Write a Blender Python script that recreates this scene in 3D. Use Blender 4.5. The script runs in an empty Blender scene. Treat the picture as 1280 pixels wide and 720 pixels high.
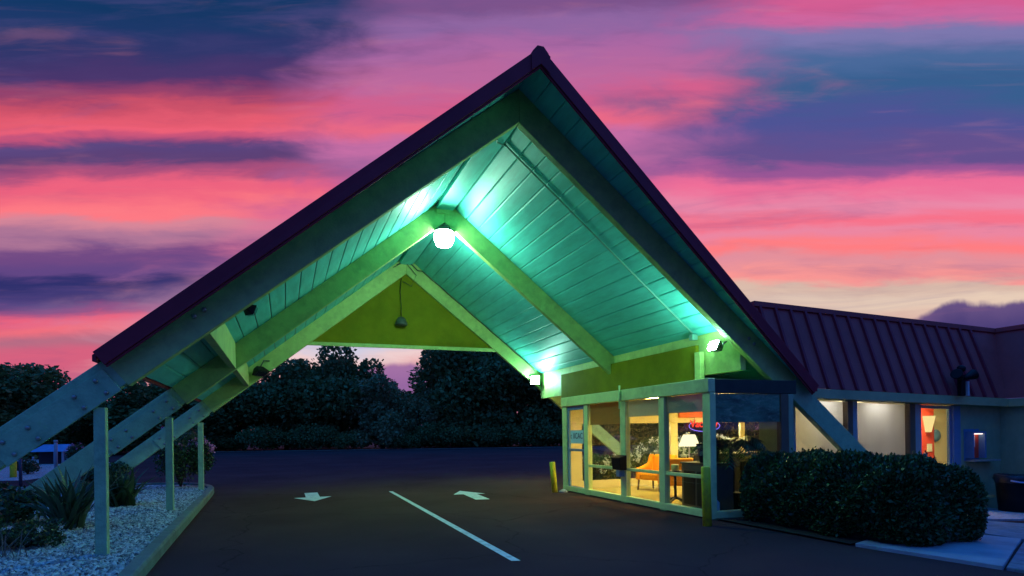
import bpy, bmesh, math, random
import numpy as np
from mathutils import Vector, Matrix
R = math.radians
C = bpy.context.scene.collection
S = bpy.context.scene
random.seed(7); np.random.seed(7)

# ------------------------------------------------------------------ helpers
def lin(r, g, b):
    f = lambda c: (c/255/12.92) if c/255 <= .04045 else ((c/255+.055)/1.055)**2.4
    return (f(r), f(g), f(b), 1.0)

class MB:
    """collects shapes into one bmesh"""
    def __init__(s): s.bm = bmesh.new()
    def face(s, pts):
        return s.bm.faces.new([s.bm.verts.new(p) for p in pts])
    def hexa(s, a, b):          # two matching rings of points -> closed solid
        n = len(a)
        va = [s.bm.verts.new(p) for p in a]; vb = [s.bm.verts.new(p) for p in b]
        s.bm.faces.new(va[::-1]); s.bm.faces.new(vb)
        for i in range(n):
            j = (i+1) % n
            s.bm.faces.new((va[i], va[j], vb[j], vb[i]))
        return s
    def box(s, x0, x1, y0, y1, z0, z1):
        return s.hexa([(x0,y0,z0),(x1,y0,z0),(x1,y1,z0),(x0,y1,z0)], [(x0,y0,z1),(x1,y0,z1),(x1,y1,z1),(x0,y1,z1)])
    def prism_y(s, poly, y0, y1):   # polygon of (x, z) pushed along Y
        return s.hexa([(x,y0,z) for x,z in poly], [(x,y1,z) for x,z in poly])
    def prism_x(s, poly, x0, x1):   # polygon of (y, z) pushed along X
        return s.hexa([(x0,y,z) for y,z in poly], [(x1,y,z) for y,z in poly])
    def prism_z(s, poly, z0, z1):
        return s.hexa([(x,y,z0) for x,y in poly], [(x,y,z1) for x,y in poly])
    def tube(s, pts, r, seg=10, cap=True):
        pts = [Vector(p) for p in pts]; rs = r if isinstance(r, (list, tuple)) else [r]*len(pts)
        rings = []
        for i, p in enumerate(pts):
            d = (pts[min(i+1, len(pts)-1)] - pts[max(i-1, 0)]).normalized()
            a = d.cross(Vector((0,0,1)) if abs(d.z) < .9 else Vector((1,0,0))).normalized(); b = d.cross(a)
            rings.append([s.bm.verts.new(p + (a*math.cos(t)+b*math.sin(t))*rs[i]) for t in [2*math.pi*k/seg for k in range(seg)]])
        for q, w in zip(rings, rings[1:]):
            for k in range(seg):
                l = (k+1) % seg
                s.bm.faces.new((q[k], q[l], w[l], w[k]))
        if cap:
            s.bm.faces.new(rings[0][::-1]); s.bm.faces.new(rings[-1])
        return s
    def lathe(s, c, prof, seg=20, axis='z'):     # prof: (radius, height)
        c = Vector(c)
        def P(r, h, t):
            if axis == 'z': return c + Vector((r*math.cos(t), r*math.sin(t), h))
            return c + Vector((r*math.cos(t), h, r*math.sin(t)))
        rings = [[s.bm.verts.new(P(max(r, .001), h, 2*math.pi*k/seg)) for k in range(seg)] for r, h in prof]
        for q, w in zip(rings, rings[1:]):
            for k in range(seg):
                l = (k+1) % seg
                s.bm.faces.new((q[k], q[l], w[l], w[k]))
        s.bm.faces.new(rings[0][::-1]); s.bm.faces.new(rings[-1])
        return s
    def build(s, name, mat, parent=None, bevel=0, smooth=False, mtx=None):
        bmesh.ops.recalc_face_normals(s.bm, faces=s.bm.faces[:])
        me = bpy.data.meshes.new(name); 
        if mtx is not None: s.bm.transform(mtx)
        s.bm.to_mesh(me); s.bm.free()
        return link(name, me, mat, parent, bevel, smooth)

def link(name, me, mat, parent=None, bevel=0, smooth=False):
    o = bpy.data.objects.new(name, me); C.objects.link(o)
    if mat is not None: me.materials.append(mat)
    if smooth:
        for p in me.polygons: p.use_smooth = True
    if bevel:
        m = o.modifiers.new('edge', 'BEVEL'); m.width = bevel; m.segments = 2; m.limit_method = 'ANGLE'; m.angle_limit = R(40)
    if parent is not None:
        o.parent = parent
        o.matrix_parent_inverse = parent.matrix_basis.inverted()
    return o

def npmesh(name, v, quads, mat, parent=None, smooth=False):
    me = bpy.data.meshes.new(name)
    v = np.asarray(v, np.float32); quads = np.asarray(quads, np.int32); k = quads.shape[1]
    me.vertices.add(len(v)); me.vertices.foreach_set('co', v.ravel())
    me.loops.add(quads.size); me.loops.foreach_set('vertex_index', quads.ravel())
    me.polygons.add(len(quads)); me.polygons.foreach_set('loop_start', np.arange(0, quads.size, k, dtype=np.int32))
    me.polygons.foreach_set('loop_total', np.full(len(quads), k, np.int32))
    me.update(calc_edges=True); me.validate()
    return link(name, me, mat, parent, 0, smooth)

def thing(name, loc, label, cat, group=None):
    o = bpy.data.objects.new(name, None); C.objects.link(o); o.location = loc; o.empty_display_size = .1
    return tag(o, label, cat, group)
def tag(o, label, cat, group=None):
    o['label'] = label; o['category'] = cat
    if group: o['group'] = group
    return o
def struct(o, label=None):
    o['kind'] = 'structure'
    if label: o['label'] = label
    return o

# ------------------------------------------------------------------ camera (level, slight roll, shifted lens)
EYE, YAW, ROLL, FPX, CY = 1.6, R(20.7), R(.8), 750., 540.
R0 = Vector((math.cos(YAW), -math.sin(YAW), 0)); F0 = Vector((math.sin(YAW), math.cos(YAW), 0)); U0 = Vector((0,0,1))
CX = R0*math.cos(ROLL) - U0*math.sin(ROLL); CU = R0*math.sin(ROLL) + U0*math.cos(ROLL)
cam = bpy.data.cameras.new('camera'); co = bpy.data.objects.new('camera', cam); C.objects.link(co)
m = Matrix((CX, CU, -F0)).transposed().to_4x4(); m.translation = (0,0,EYE); co.matrix_world = m
cam.sensor_width = 36; cam.lens = 36*FPX/1280; cam.shift_y = (CY-360)/1280; cam.clip_end = 2000
S.camera = co
def far(px, d, z=0):            # a spot at camera distance d along the view
    p = F0*d + R0*((px-640)/FPX*d); return (p.x, p.y, z)

# ------------------------------------------------------------------ materials
def N(nt, t, **kw):
    n = nt.nodes.new(t)
    for k, v in kw.items():
        if k.startswith('i_'): n.inputs[k[2:].replace('_', ' ')].default_value = v
        else: setattr(n, k, v)
    return n
def mat(name, col, rough=.6, var=.12, scale=6., bump=0., bscale=60., spec=.4, metal=0., dirt_or_sheen=None, dscale=1.5, coords='Object', stretch=None):
    m = bpy.data.materials.new(name); m.use_nodes = True; nt = m.node_tree; L = nt.links.new
    b = nt.nodes['Principled BSDF']; b.inputs['Roughness'].default_value = rough; b.inputs['Metallic'].default_value = metal
    b.inputs['Specular IOR Level'].default_value = spec
    tc = N(nt, 'ShaderNodeTexCoord'); vec = tc.outputs[coords]
    if stretch:
        mp = N(nt, 'ShaderNodeMapping'); mp.inputs['Scale'].default_value = stretch; L(vec, mp.inputs['Vector']); vec = mp.outputs[0]
    n = N(nt, 'ShaderNodeTexNoise', i_Scale=scale, i_Detail=6., i_Roughness=.6); L(vec, n.inputs['Vector'])
    r = N(nt, 'ShaderNodeValToRGB'); L(n.outputs['Fac'], r.inputs[0])
    c = col[:3]
    r.color_ramp.elements[0].position = .3; r.color_ramp.elements[1].position = .7
    r.color_ramp.elements[0].color = [max(0, x*(1-var)) for x in c]+[1]; r.color_ramp.elements[1].color = [min(1, x*(1+var)) for x in c]+[1]
    out = r.outputs[0]
    if dirt_or_sheen is not None:
        n2 = N(nt, 'ShaderNodeTexNoise', i_Scale=dscale, i_Detail=8., i_Roughness=.7); L(vec, n2.inputs['Vector'])
        r2 = N(nt, 'ShaderNodeValToRGB'); L(n2.outputs['Fac'], r2.inputs[0]); r2.color_ramp.elements[0].position = .5; r2.color_ramp.elements[1].position = .72
        mx = N(nt, 'ShaderNodeMix', data_type='RGBA'); L(r2.outputs[0], mx.inputs[0]); L(out, mx.inputs[6]); mx.inputs[7].default_value = list(dirt_or_sheen[:3])+[1]; out = mx.outputs[2]
    L(out, b.inputs['Base Color'])
    if bump:
        n3 = N(nt, 'ShaderNodeTexNoise', i_Scale=bscale, i_Detail=4.); L(vec, n3.inputs['Vector'])
        bp = N(nt, 'ShaderNodeBump', i_Strength=bump, i_Distance=.02); L(n3.outputs['Fac'], bp.inputs['Height']); L(bp.outputs[0], b.inputs['Normal'])
    return m
def emit(name, col, strength):
    m = bpy.data.materials.new(name); m.use_nodes = True; nt = m.node_tree; nt.nodes.clear()
    e = N(nt, 'ShaderNodeEmission', i_Strength=strength); e.inputs[0].default_value = list(col[:3])+[1]
    o = N(nt, 'ShaderNodeOutputMaterial'); nt.links.new(e.outputs[0], o.inputs[0]); return m
def glass(name, tint=(.93,.96,.95), refl=1.0):
    m = bpy.data.materials.new(name); m.use_nodes = True; nt = m.node_tree; nt.nodes.clear(); L = nt.links.new
    t = N(nt, 'ShaderNodeBsdfTransparent'); t.inputs[0].default_value = list(tint)+[1]
    g = N(nt, 'ShaderNodeBsdfGlossy', i_Roughness=.01); g.inputs[0].default_value = (refl, refl, refl, 1)
    ge = N(nt, 'ShaderNodeNewGeometry'); dt = N(nt, 'ShaderNodeVectorMath', operation='DOT_PRODUCT'); L(ge.outputs['Normal'], dt.inputs[0]); L(ge.outputs['Incoming'], dt.inputs[1])
    ab = N(nt, 'ShaderNodeMath', operation='ABSOLUTE'); L(dt.outputs['Value'], ab.inputs[0]); om = N(nt, 'ShaderNodeMath', operation='SUBTRACT'); om.inputs[0].default_value = 1.; L(ab.outputs[0], om.inputs[1])
    pw = N(nt, 'ShaderNodeMath', operation='POWER'); L(om.outputs[0], pw.inputs[0]); pw.inputs[1].default_value = 5.
    f = N(nt, 'ShaderNodeMath', operation='MULTIPLY_ADD'); L(pw.outputs[0], f.inputs[0]); f.inputs[1].default_value = .9; f.inputs[2].default_value = .035
    mx = N(nt, 'ShaderNodeMixShader'); o = N(nt, 'ShaderNodeOutputMaterial')
    L(f.outputs[0], mx.inputs[0]); L(t.outputs[0], mx.inputs[1]); L(g.outputs[0], mx.inputs[2]); L(mx.outputs[0], o.inputs[0]); return m
def leafmat(name, c1, c2, rough=.5, trans=.25):
    m = bpy.data.materials.new(name); m.use_nodes = True; nt = m.node_tree; L = nt.links.new
    b = nt.nodes['Principled BSDF']; b.inputs['Roughness'].default_value = rough; b.inputs['Specular IOR Level'].default_value = .35
    g = N(nt, 'ShaderNodeNewGeometry'); r = N(nt, 'ShaderNodeValToRGB'); L(g.outputs['Random Per Island'], r.inputs[0])
    r.color_ramp.elements[0].color = list(c1)+[1]; r.color_ramp.elements[1].color = list(c2)+[1]; L(r.outputs[0], b.inputs['Base Color'])
    tr = N(nt, 'ShaderNodeBsdfTranslucent'); L(r.outputs[0], tr.inputs[0]); mx = N(nt, 'ShaderNodeMixShader'); mx.inputs[0].default_value = trans
    L(b.outputs[0], mx.inputs[1]); L(tr.outputs[0], mx.inputs[2]); L(mx.outputs[0], nt.nodes['Material Output'].inputs[0]); return m

YEL = mat('yellow_paint', (.46,.60,.19), .55, .14, 5, .3, 30, dirt_or_sheen=(.31,.42,.14), dscale=3.)
LEGP = mat('leg_paint', (.33,.53,.27), .6, .16, 5, .35, 30, dirt_or_sheen=(.21,.35,.19), dscale=3.)  # legs and posts are greyer and greener than the rafters
YELD = mat('yellow_panel_paint', (.21,.20,.012), .8, .12, 2, .15, 30, spec=.08, dirt_or_sheen=(.16,.155,.010), dscale=1.2)
TEAL = mat('turquoise_board_paint', (.125,.66,.60), .5, .14, 2.2, .10, 14, spec=.4, dirt_or_sheen=(.095,.52,.46), dscale=1.7, stretch=(3,.5,3))
PUR = mat('purple_roof_metal', (.30,.03,.045), .5, .12, 2, .05, 20, spec=.2, dirt_or_sheen=(.24,.025,.04), dscale=1.2)
MANS = mat('mansard_metal', (.50,.095,.085), .55, .14, 1.2, .05, 20, spec=.15, dirt_or_sheen=(.38,.075,.07), dscale=.8)
GRN = mat('office_frame_paint', (.72,.84,.34), .5, .08, 4, .08, 30, dirt_or_sheen=(.52,.62,.24), dscale=2.5)
EAVE = mat('grey_green_eave_paint', (.46,.46,.22), .6, .1, 3, .06, 30, dirt_or_sheen=(.32,.32,.16), dscale=1.)
STUC = mat('grey_stucco', (.36,.44,.24), .85, .1, 5, .35, 90, dirt_or_sheen=(.28,.34,.19), dscale=.9)
BROWN = mat('brown_painted_frame', (.16,.11,.06), .55, .1, 5)
TJAMB = mat('pale_teal_jamb', (.32,.42,.40), .5, .08, 5)
BLUE = mat('blue_door_metal', (.12,.25,.42), .4, .1, 5)
BLACK = mat('black_plastic', (.008,.008,.009), .5, .2, 8, spec=.2)
BOLT = mat('bolt_steel', (.35,.33,.28), .4, .15, 20, metal=.6)
HOUSE = mat('lamp_housing', (.06,.07,.06), .45, .15, 10)
GREYM = mat('galvanised_conduit', (.16,.36,.30), .5, .1, 10)
CONC = mat('concrete', (.34,.36,.38), .85, .14, 3, .3, 60, dirt_or_sheen=(.24,.25,.27), dscale=1.3)
KERB = mat('kerb_concrete', (.12,.18,.14), .85, .2, 4, .35, 50, dirt_or_sheen=(.07,.10,.08), dscale=1.7)
SOIL = mat('dark_soil', (.02,.017,.014), .95, .3, 8, .5, 40)
WHITEP = mat('road_paint', (.62,.70,.70), .75, .14, 8, .15, 60, dirt_or_sheen=(.24,.27,.27), dscale=7.)
CREAM = mat('cream_wall', (.72,.62,.36), .7, .05, 2)
REDW = mat('red_wall', (.62,.06,.03), .6, .06, 2)
TILE = mat('tan_floor_tile', (.55,.42,.13), .25, .1, 2, spec=.5)
ORANGE = mat('orange_upholstery', (.80,.30,.008), .8, .1, 25, .1, 200)
RUST = mat('rust_upholstery', (.48,.16,.06), .8, .12, 25, .1, 200)
WOOD = mat('dark_wood', (.10,.06,.03), .45, .2, 8, stretch=(1,1,6))
CABM = mat('taupe_cabinet', (.13,.10,.075), .55, .1, 6)
BLIND1 = mat('olive_blind', (.40,.30,.12), .8, .1, 10, stretch=(1,1,20))
BLIND2 = mat('grey_blind', (.62,.66,.60), .8, .06, 10, stretch=(1,1,20))
BLIND3 = mat('pale_blind', (.50,.58,.56), .7, .06, 10, stretch=(1,1,20))
BLIND4 = mat('blue_film_blind', (.07,.20,.10), .3, .55, 2.6, .25, 9, spec=.5, dirt_or_sheen=(.28,.42,.22), dscale=5., stretch=(1,1,2.4))  # paler streaks paint palm reflections and creases into the cloth
def through(m, k_):          # cloth that lets light through
    nt = m.node_tree; b = nt.nodes['Principled BSDF']; tr = N(nt, 'ShaderNodeBsdfTranslucent'); nt.links.new(b.inputs['Base Color'].links[0].from_socket, tr.inputs[0])
    mx = N(nt, 'ShaderNodeMixShader'); mx.inputs[0].default_value = k_; nt.links.new(b.outputs[0], mx.inputs[1]); nt.links.new(tr.outputs[0], mx.inputs[2]); nt.links.new(mx.outputs[0], nt.nodes['Material Output'].inputs[0])
for m_ in (BLIND1, BLIND2, BLIND3): through(m_, .55)
YBOL = mat('yellow_bollard_paint', (.80,.74,.03), .45, .1, 8, .05, 40, dirt_or_sheen=(.5,.42,.05), dscale=6.)
GLASS = glass('window_glass'); GLASSD = glass('dark_glass', (.75,.8,.8))
LENS = emit('lamp_lens_glow', (.50,1.0,.74), 175.)
LENS2 = emit('flood_lens_glow', (.42,1.0,.80), 330.)
BARK = mat('bark', (.05,.04,.03), .9, .3, 10, .5, 30)
L_TREE = leafmat('tree_leaves', (.06,.12,.032), (.16,.26,.07), .6, .2)
L_PALE = leafmat('pale_tree_leaves', (.16,.21,.085), (.30,.34,.13), .6, .25)
L_HEDGE = leafmat('hedge_leaves', (.014,.045,.012), (.06,.15,.04), .38, .12)
L_FLAX = leafmat('flax_leaves', (.035,.07,.03), (.10,.15,.06), .45, .15)
L_BUSH = leafmat('bush_leaves', (.02,.05,.018), (.07,.13,.04), .45, .2)
L_PALM = leafmat('palm_leaves', (.012,.05,.012), (.05,.13,.03), .45, .2)
PINKF = leafmat('pink_petals', (.75,.2,.38), (.9,.45,.6), .6, .3)
WHITEF = leafmat('white_petals', (.72,.74,.66), (.85,.86,.8), .6, .3)
DRY = leafmat('dry_stems', (.16,.14,.10), (.3,.27,.2), .8, .1)

def asphalt():
    m = bpy.data.materials.new('asphalt'); m.use_nodes = True; nt = m.node_tree; L = nt.links.new
    b = nt.nodes['Principled BSDF']; b.inputs['Roughness'].default_value = .9; b.inputs['Specular IOR Level'].default_value = .0
    tc = N(nt, 'ShaderNodeTexCoord')
    n1 = N(nt, 'ShaderNodeTexNoise', i_Scale=.35, i_Detail=6., i_Roughness=.6); L(tc.outputs['Object'], n1.inputs['Vector'])
    n2 = N(nt, 'ShaderNodeTexNoise', i_Scale=90., i_Detail=3.); L(tc.outputs['Object'], n2.inputs['Vector'])
    r1 = N(nt, 'ShaderNodeValToRGB'); L(n1.outputs['Fac'], r1.inputs[0])
    r1.color_ramp.elements[0].position = .32; r1.color_ramp.elements[1].position = .7
    r1.color_ramp.elements[0].color = (.078,.038,.037,1); r1.color_ramp.elements[1].color = (.108,.055,.052,1)
    mx = N(nt, 'ShaderNodeMix', data_type='RGBA', blend_type='MULTIPLY'); mx.inputs[0].default_value = .8
    r2 = N(nt, 'ShaderNodeValToRGB'); L(n2.outputs['Fac'], r2.inputs[0]); r2.color_ramp.elements[0].color = (.45,.45,.45,1); r2.color_ramp.elements[1].color = (1.45,1.45,1.45,1)
    r2.color_ramp.elements[0].position = .3; r2.color_ramp.elements[1].position = .7
    L(r1.outputs[0], mx.inputs[6]); L(r2.outputs[0], mx.inputs[7])
    # hairline cracks and worn, slightly paler wheel paths
    wn = N(nt, 'ShaderNodeTexNoise', i_Scale=1.3, i_Detail=5.); L(tc.outputs['Object'], wn.inputs['Vector'])
    va = N(nt, 'ShaderNodeVectorMath', operation='MULTIPLY_ADD'); L(wn.outputs['Color'], va.inputs[0]); va.inputs[1].default_value = (.9,.9,0); L(tc.outputs['Object'], va.inputs[2])
    vo = N(nt, 'ShaderNodeTexVoronoi', feature='DISTANCE_TO_EDGE', i_Scale=.22); L(va.outputs[0], vo.inputs['Vector'])
    lt = N(nt, 'ShaderNodeMapRange'); L(vo.outputs['Distance'], lt.inputs[0]); lt.inputs[1].default_value = .001; lt.inputs[2].default_value = .004; lt.inputs[3].default_value = .68; lt.inputs[4].default_value = 1.
    m2 = N(nt, 'ShaderNodeMix', data_type='RGBA', blend_type='MULTIPLY'); m2.inputs[0].default_value = 1.; L(mx.outputs[2], m2.inputs[6]); L(lt.outputs[0], m2.inputs[7])
    L(m2.outputs[2], b.inputs['Base Color'])
    bp = N(nt, 'ShaderNodeBump', i_Strength=.5, i_Distance=.01); L(n2.outputs['Fac'], bp.inputs['Height']); L(bp.outputs[0], b.inputs['Normal'])
    return m
def gravelmat(name, k=1.):
    m = bpy.data.materials.new(name); m.use_nodes = True; nt = m.node_tree; L = nt.links.new
    b = nt.nodes['Principled BSDF']; b.inputs['Roughness'].default_value = .8; b.inputs['Specular IOR Level'].default_value = .25
    tc = N(nt, 'ShaderNodeTexCoord'); v = N(nt, 'ShaderNodeTexVoronoi', i_Scale=26.); L(tc.outputs['Object'], v.inputs['Vector'])
    sp = N(nt, 'ShaderNodeSeparateColor'); L(v.outputs['Color'], sp.inputs[0])
    r = N(nt, 'ShaderNodeValToRGB'); L(sp.outputs[0], r.inputs[0]); r.color_ramp.elements[0].color = (.10*k,.11*k,.11*k,1); r.color_ramp.elements[1].color = (.62*k,.62*k,.53*k,1)
    L(r.outputs[0], b.inputs['Base Color'])
    bp = N(nt, 'ShaderNodeBump', i_Strength=1., i_Distance=.03, invert=True); L(v.outputs['Distance'], bp.inputs['Height']); L(bp.outputs[0], b.inputs['Normal'])
    return m
ASPH = asphalt(); GRAV = gravelmat('gravel')
STONE = leafmat('gravel_stones', (.04,.045,.045), (.66,.66,.56), .8, 0.)

# ------------------------------------------------------------------ ground
def dip(x, y):                     # the forecourt falls away gently towards the wing's corner
    t = max(0., min(1., (10.5-y)/1.)); return -.055*max(0., x-8.7)*t
g = MB(); xs = [-400,-60,-20,-8,0,4,7,8.7]+[9+.5*i for i in range(0, 17)]+[20,30,60,120,400]; ys = [-60,-10,0,3,5,6,7,8,8.65,9.2,9.5,9.8,10.1,10.5,14,20,30,60,120,400,900]
vv = [[g.bm.verts.new((x, y, dip(min(x, 17.), y) if x < 60 else 0)) for y in ys] for x in xs]
for i in range(len(xs)-1):
    for j in range(len(ys)-1):
        g.bm.faces.new((vv[i][j], vv[i+1][j], vv[i+1][j+1], vv[i][j+1]))
struct(g.build('asphalt_ground', ASPH), 'dark asphalt forecourt under the canopy running back to the trees')

# gravel bed + kerb on the left
path = [(-1.32,2.2),(-1.42,5),(-1.56,9),(-1.72,14),(-1.86,18.2),(-2.02,19.7),(-2.4,20.8),(-3.1,21.5),(-4.2,21.9),(-7,22.2),(-14,22.4)]
def smooth(p, n=6):
    p = [Vector((a, b, 0)) for a, b in p]; out = []
    for i in range(len(p)-1):
        p0, p1, p2, p3 = p[max(i-1, 0)], p[i], p[i+1], p[min(i+2, len(p)-1)]
        for k in range(n):
            t = k/n; out.append(.5*((2*p1)+(p2-p0)*t+(2*p0-5*p1+4*p2-p3)*t*t+(3*p1-p0-3*p2+p3)*t**3))
    return out+[p[-1]]
sp = smooth(path)
def offs(sp, d):
    o = []
    for i, p in enumerate(sp):
        t = (sp[min(i+1, len(sp)-1)]-sp[max(i-1, 0)]).normalized(); o.append(p+Vector((-t.y, t.x, 0))*d)
    return o
kin = offs(sp, .19); k = MB()
def ring(a, b):
    tt = b-a
    return [q for q in (a+Vector((0,0,-.05)), a+tt*.03+Vector((0,0,.11)), a+tt*.12+Vector((0,0,.142)), a+tt*.22+Vector((0,0,.15)), a+tt*.9+Vector((0,0,.15)), b+Vector((0,0,.13)), b+Vector((0,0,-.05)))]
st = 0
while st < len(sp)-1:
    en = min(st+7, len(sp)-1); idx = [(q, 0.) for q in range(st, en+1)]; rings = []
    for n_, (q, _) in enumerate(idx):
        a, b = sp[q], kin[q]
        if n_ == 0: nx = (sp[q+1]-sp[q]).normalized()*.012; a = a+nx; b = b+nx
        if n_ == len(idx)-1: nx = (sp[q]-sp[q-1]).normalized()*.012; a = a-nx; b = b-nx
        rings.append([k.bm.verts.new(v_) for v_ in ring(a, b)])
    for q, w in zip(rings, rings[1:]):
        for i in range(6): k.bm.faces.new((q[i], q[i+1], w[i+1], w[i]))
    k.bm.faces.new(rings[0]); k.bm.faces.new(rings[-1][::-1]); st = en
struct(k.build('kerb', KERB, smooth=False), 'concrete kerb curving round the end of the gravel bed')
bed = MB(); pts = [(p.x, p.y, .095) for p in kin]+[(-14,22.3,.095),(-14,2.2,.095)]
bed.face(pts); struct(bed.build('gravel_bed', GRAV), 'pale gravel planting bed inside the kerb')
# loose stones on the bed
def stones(n):
    V = []; Q = []
    kx = np.array([p.x for p in kin]); ky = np.array([p.y for p in kin]); c = 0
    base = np.array([(1,0,0),(0,1,0),(-1,0,0),(0,-1,0),(0,0,1)], float); fc = np.array([(0,1,4),(1,2,4),(2,3,4),(3,0,4)])
    while c < n:
        y = 5+16.3*np.random.rand()**1.7; x = -7+6*np.random.rand()**.7
        lim = np.interp(y, ky[:50], kx[:50]) if y < 19.5 else -2.2-(y-19.5)*.75
        if x > lim-.03: continue
        s = .016+.016*np.random.rand(); a = np.random.rand()*6.28; ca, sa = math.cos(a), math.sin(a)
        p = base*np.array([s*(.8+.7*np.random.rand()), s, s*(.5+.5*np.random.rand())])+np.random.normal(0, s*.18, (5,3))
        p = np.stack([p[:,0]*ca-p[:,1]*sa, p[:,0]*sa+p[:,1]*ca, p[:,2]], 1)+np.array([x, y, .098])
        V.append(p); Q.append(fc+5*c); c += 1
    return np.concatenate(V), np.concatenate(Q)
v, q = stones(42000); o = npmesh('gravel', v, q, STONE); o['kind'] = 'stuff'; o['label'] = 'loose pale stones covering the planting bed'
# far gravel patch, left of the legs
fg = MB(); fg.face([far(-60,23,.006), far(30,23,.006), far(150,34,.006), far(120,46,.006), far(-200,46,.006)])
struct(fg.build('gravel_path', GRAV), 'bluish gravel area beyond the canopy legs')
# pale edge where the lot ends, and rough ground behind it
e = MB(); a, b = far(-900,60), far(2100,60); a2, b2 = far(-900,60.5), far(2100,60.5)
e.hexa([(a[0],a[1],-.02),(b[0],b[1],-.02),(b2[0],b2[1],-.02),(a2[0],a2[1],-.02)], [(a[0],a[1],.07),(b[0],b[1],.07),(b2[0],b2[1],.07),(a2[0],a2[1],.07)])
struct(e.build('far_kerb', KERB), 'thin pale kerb along the far edge of the lot')
e = MB(); e.face([far(-900,60.5,.02), far(2100,60.5,.02), far(2100,300,.02), far(-900,300,.02)])
struct(e.build('rough_ground', SOIL), 'dark ground under the trees')
# concrete slabs and soil by the hedge
sl = MB(); d = lambda p, h: [(x, y, dip(x, y)+h) for x, y in p]
P1 = [(7.12,5.9),(7.38,4.28),(9.72,5.40),(9.1,6.6)]
sl.hexa(d(P1, -.05), d(P1, .05)); struct(sl.build('concrete_slab', CONC, bevel=.01), 'pale concrete slab at the end of the hedge')
sl = MB()
for P2 in ([(7.40,4.26),(7.7,2.0),(11.4,3.9),(9.76,5.38)], [(9.76,5.42),(11.44,3.94),(13.4,5.4),(12,7.2),(9.9,6.6)]):
    sl.hexa(d(P2, -.05), d(P2, .04))
struct(sl.build('sidewalk', mat('old_sidewalk', (.20,.23,.26), .85, .2, 5, .4, 50, dirt_or_sheen=(.09,.10,.12), dscale=4.), bevel=.01), 'worn sidewalk slabs beyond the hedge')
sl = MB(); P3 = [(9.9,7.9),(12.1,7.5),(15.55,7.2),(15.55,8.1),(15.55,9.38),(9.9,9.38)]; sl.hexa(d(P3, -.05), d(P3, .03))
struct(sl.build('wall_apron', mat('apron_concrete', (.42,.44,.46), .8, .3, 6, .3, 40, dirt_or_sheen=(.2,.21,.23), dscale=7., stretch=(1,3,1))), 'pale concrete strip along the foot of the wing wall')
sl = MB(); P4 = [(7.05,8.62),(7.1,5.95),(9.08,6.62),(9.85,6.7),(9.85,8.62)]
sl.face(d(P4, .03)); struct(sl.build('hedge_soil', SOIL), 'dark soil strip under the hedge')
# road markings
mk = MB(); mk.face([(2.60,6.96,.004),(2.71,6.93,.004),(2.76,16.72,.004),(2.66,16.76,.004)])
struct(mk.build('lane_line', WHITEP), 'single pale lane line on the asphalt')
def arrow(cx, cy, ang, label):
    P = [(-.17,1.25),(.17,1.25),(.17,0),(.46,0),(0,-1.0),(-.46,0),(-.17,0)]
    ca, sa = math.cos(ang), math.sin(ang); A = MB()
    A.face([(cx+x*ca-y*sa, cy+x*sa+y*ca, .004) for x, y in P]); struct(A.build('direction_arrow', WHITEP), label)
arrow(.64, 16.18, 0, 'painted arrow pointing towards the camera')
A = MB(); A.face([(p[0], p[1], .004) for p in [(4.05,15.05),(4.47,15.95),(4.86,14.9),(4.64,14.93),(4.55,13.6),(4.22,13.66),(4.30,15.0)]])
struct(A.build('direction_arrow', WHITEP), 'painted arrow pointing away under the canopy')

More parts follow.
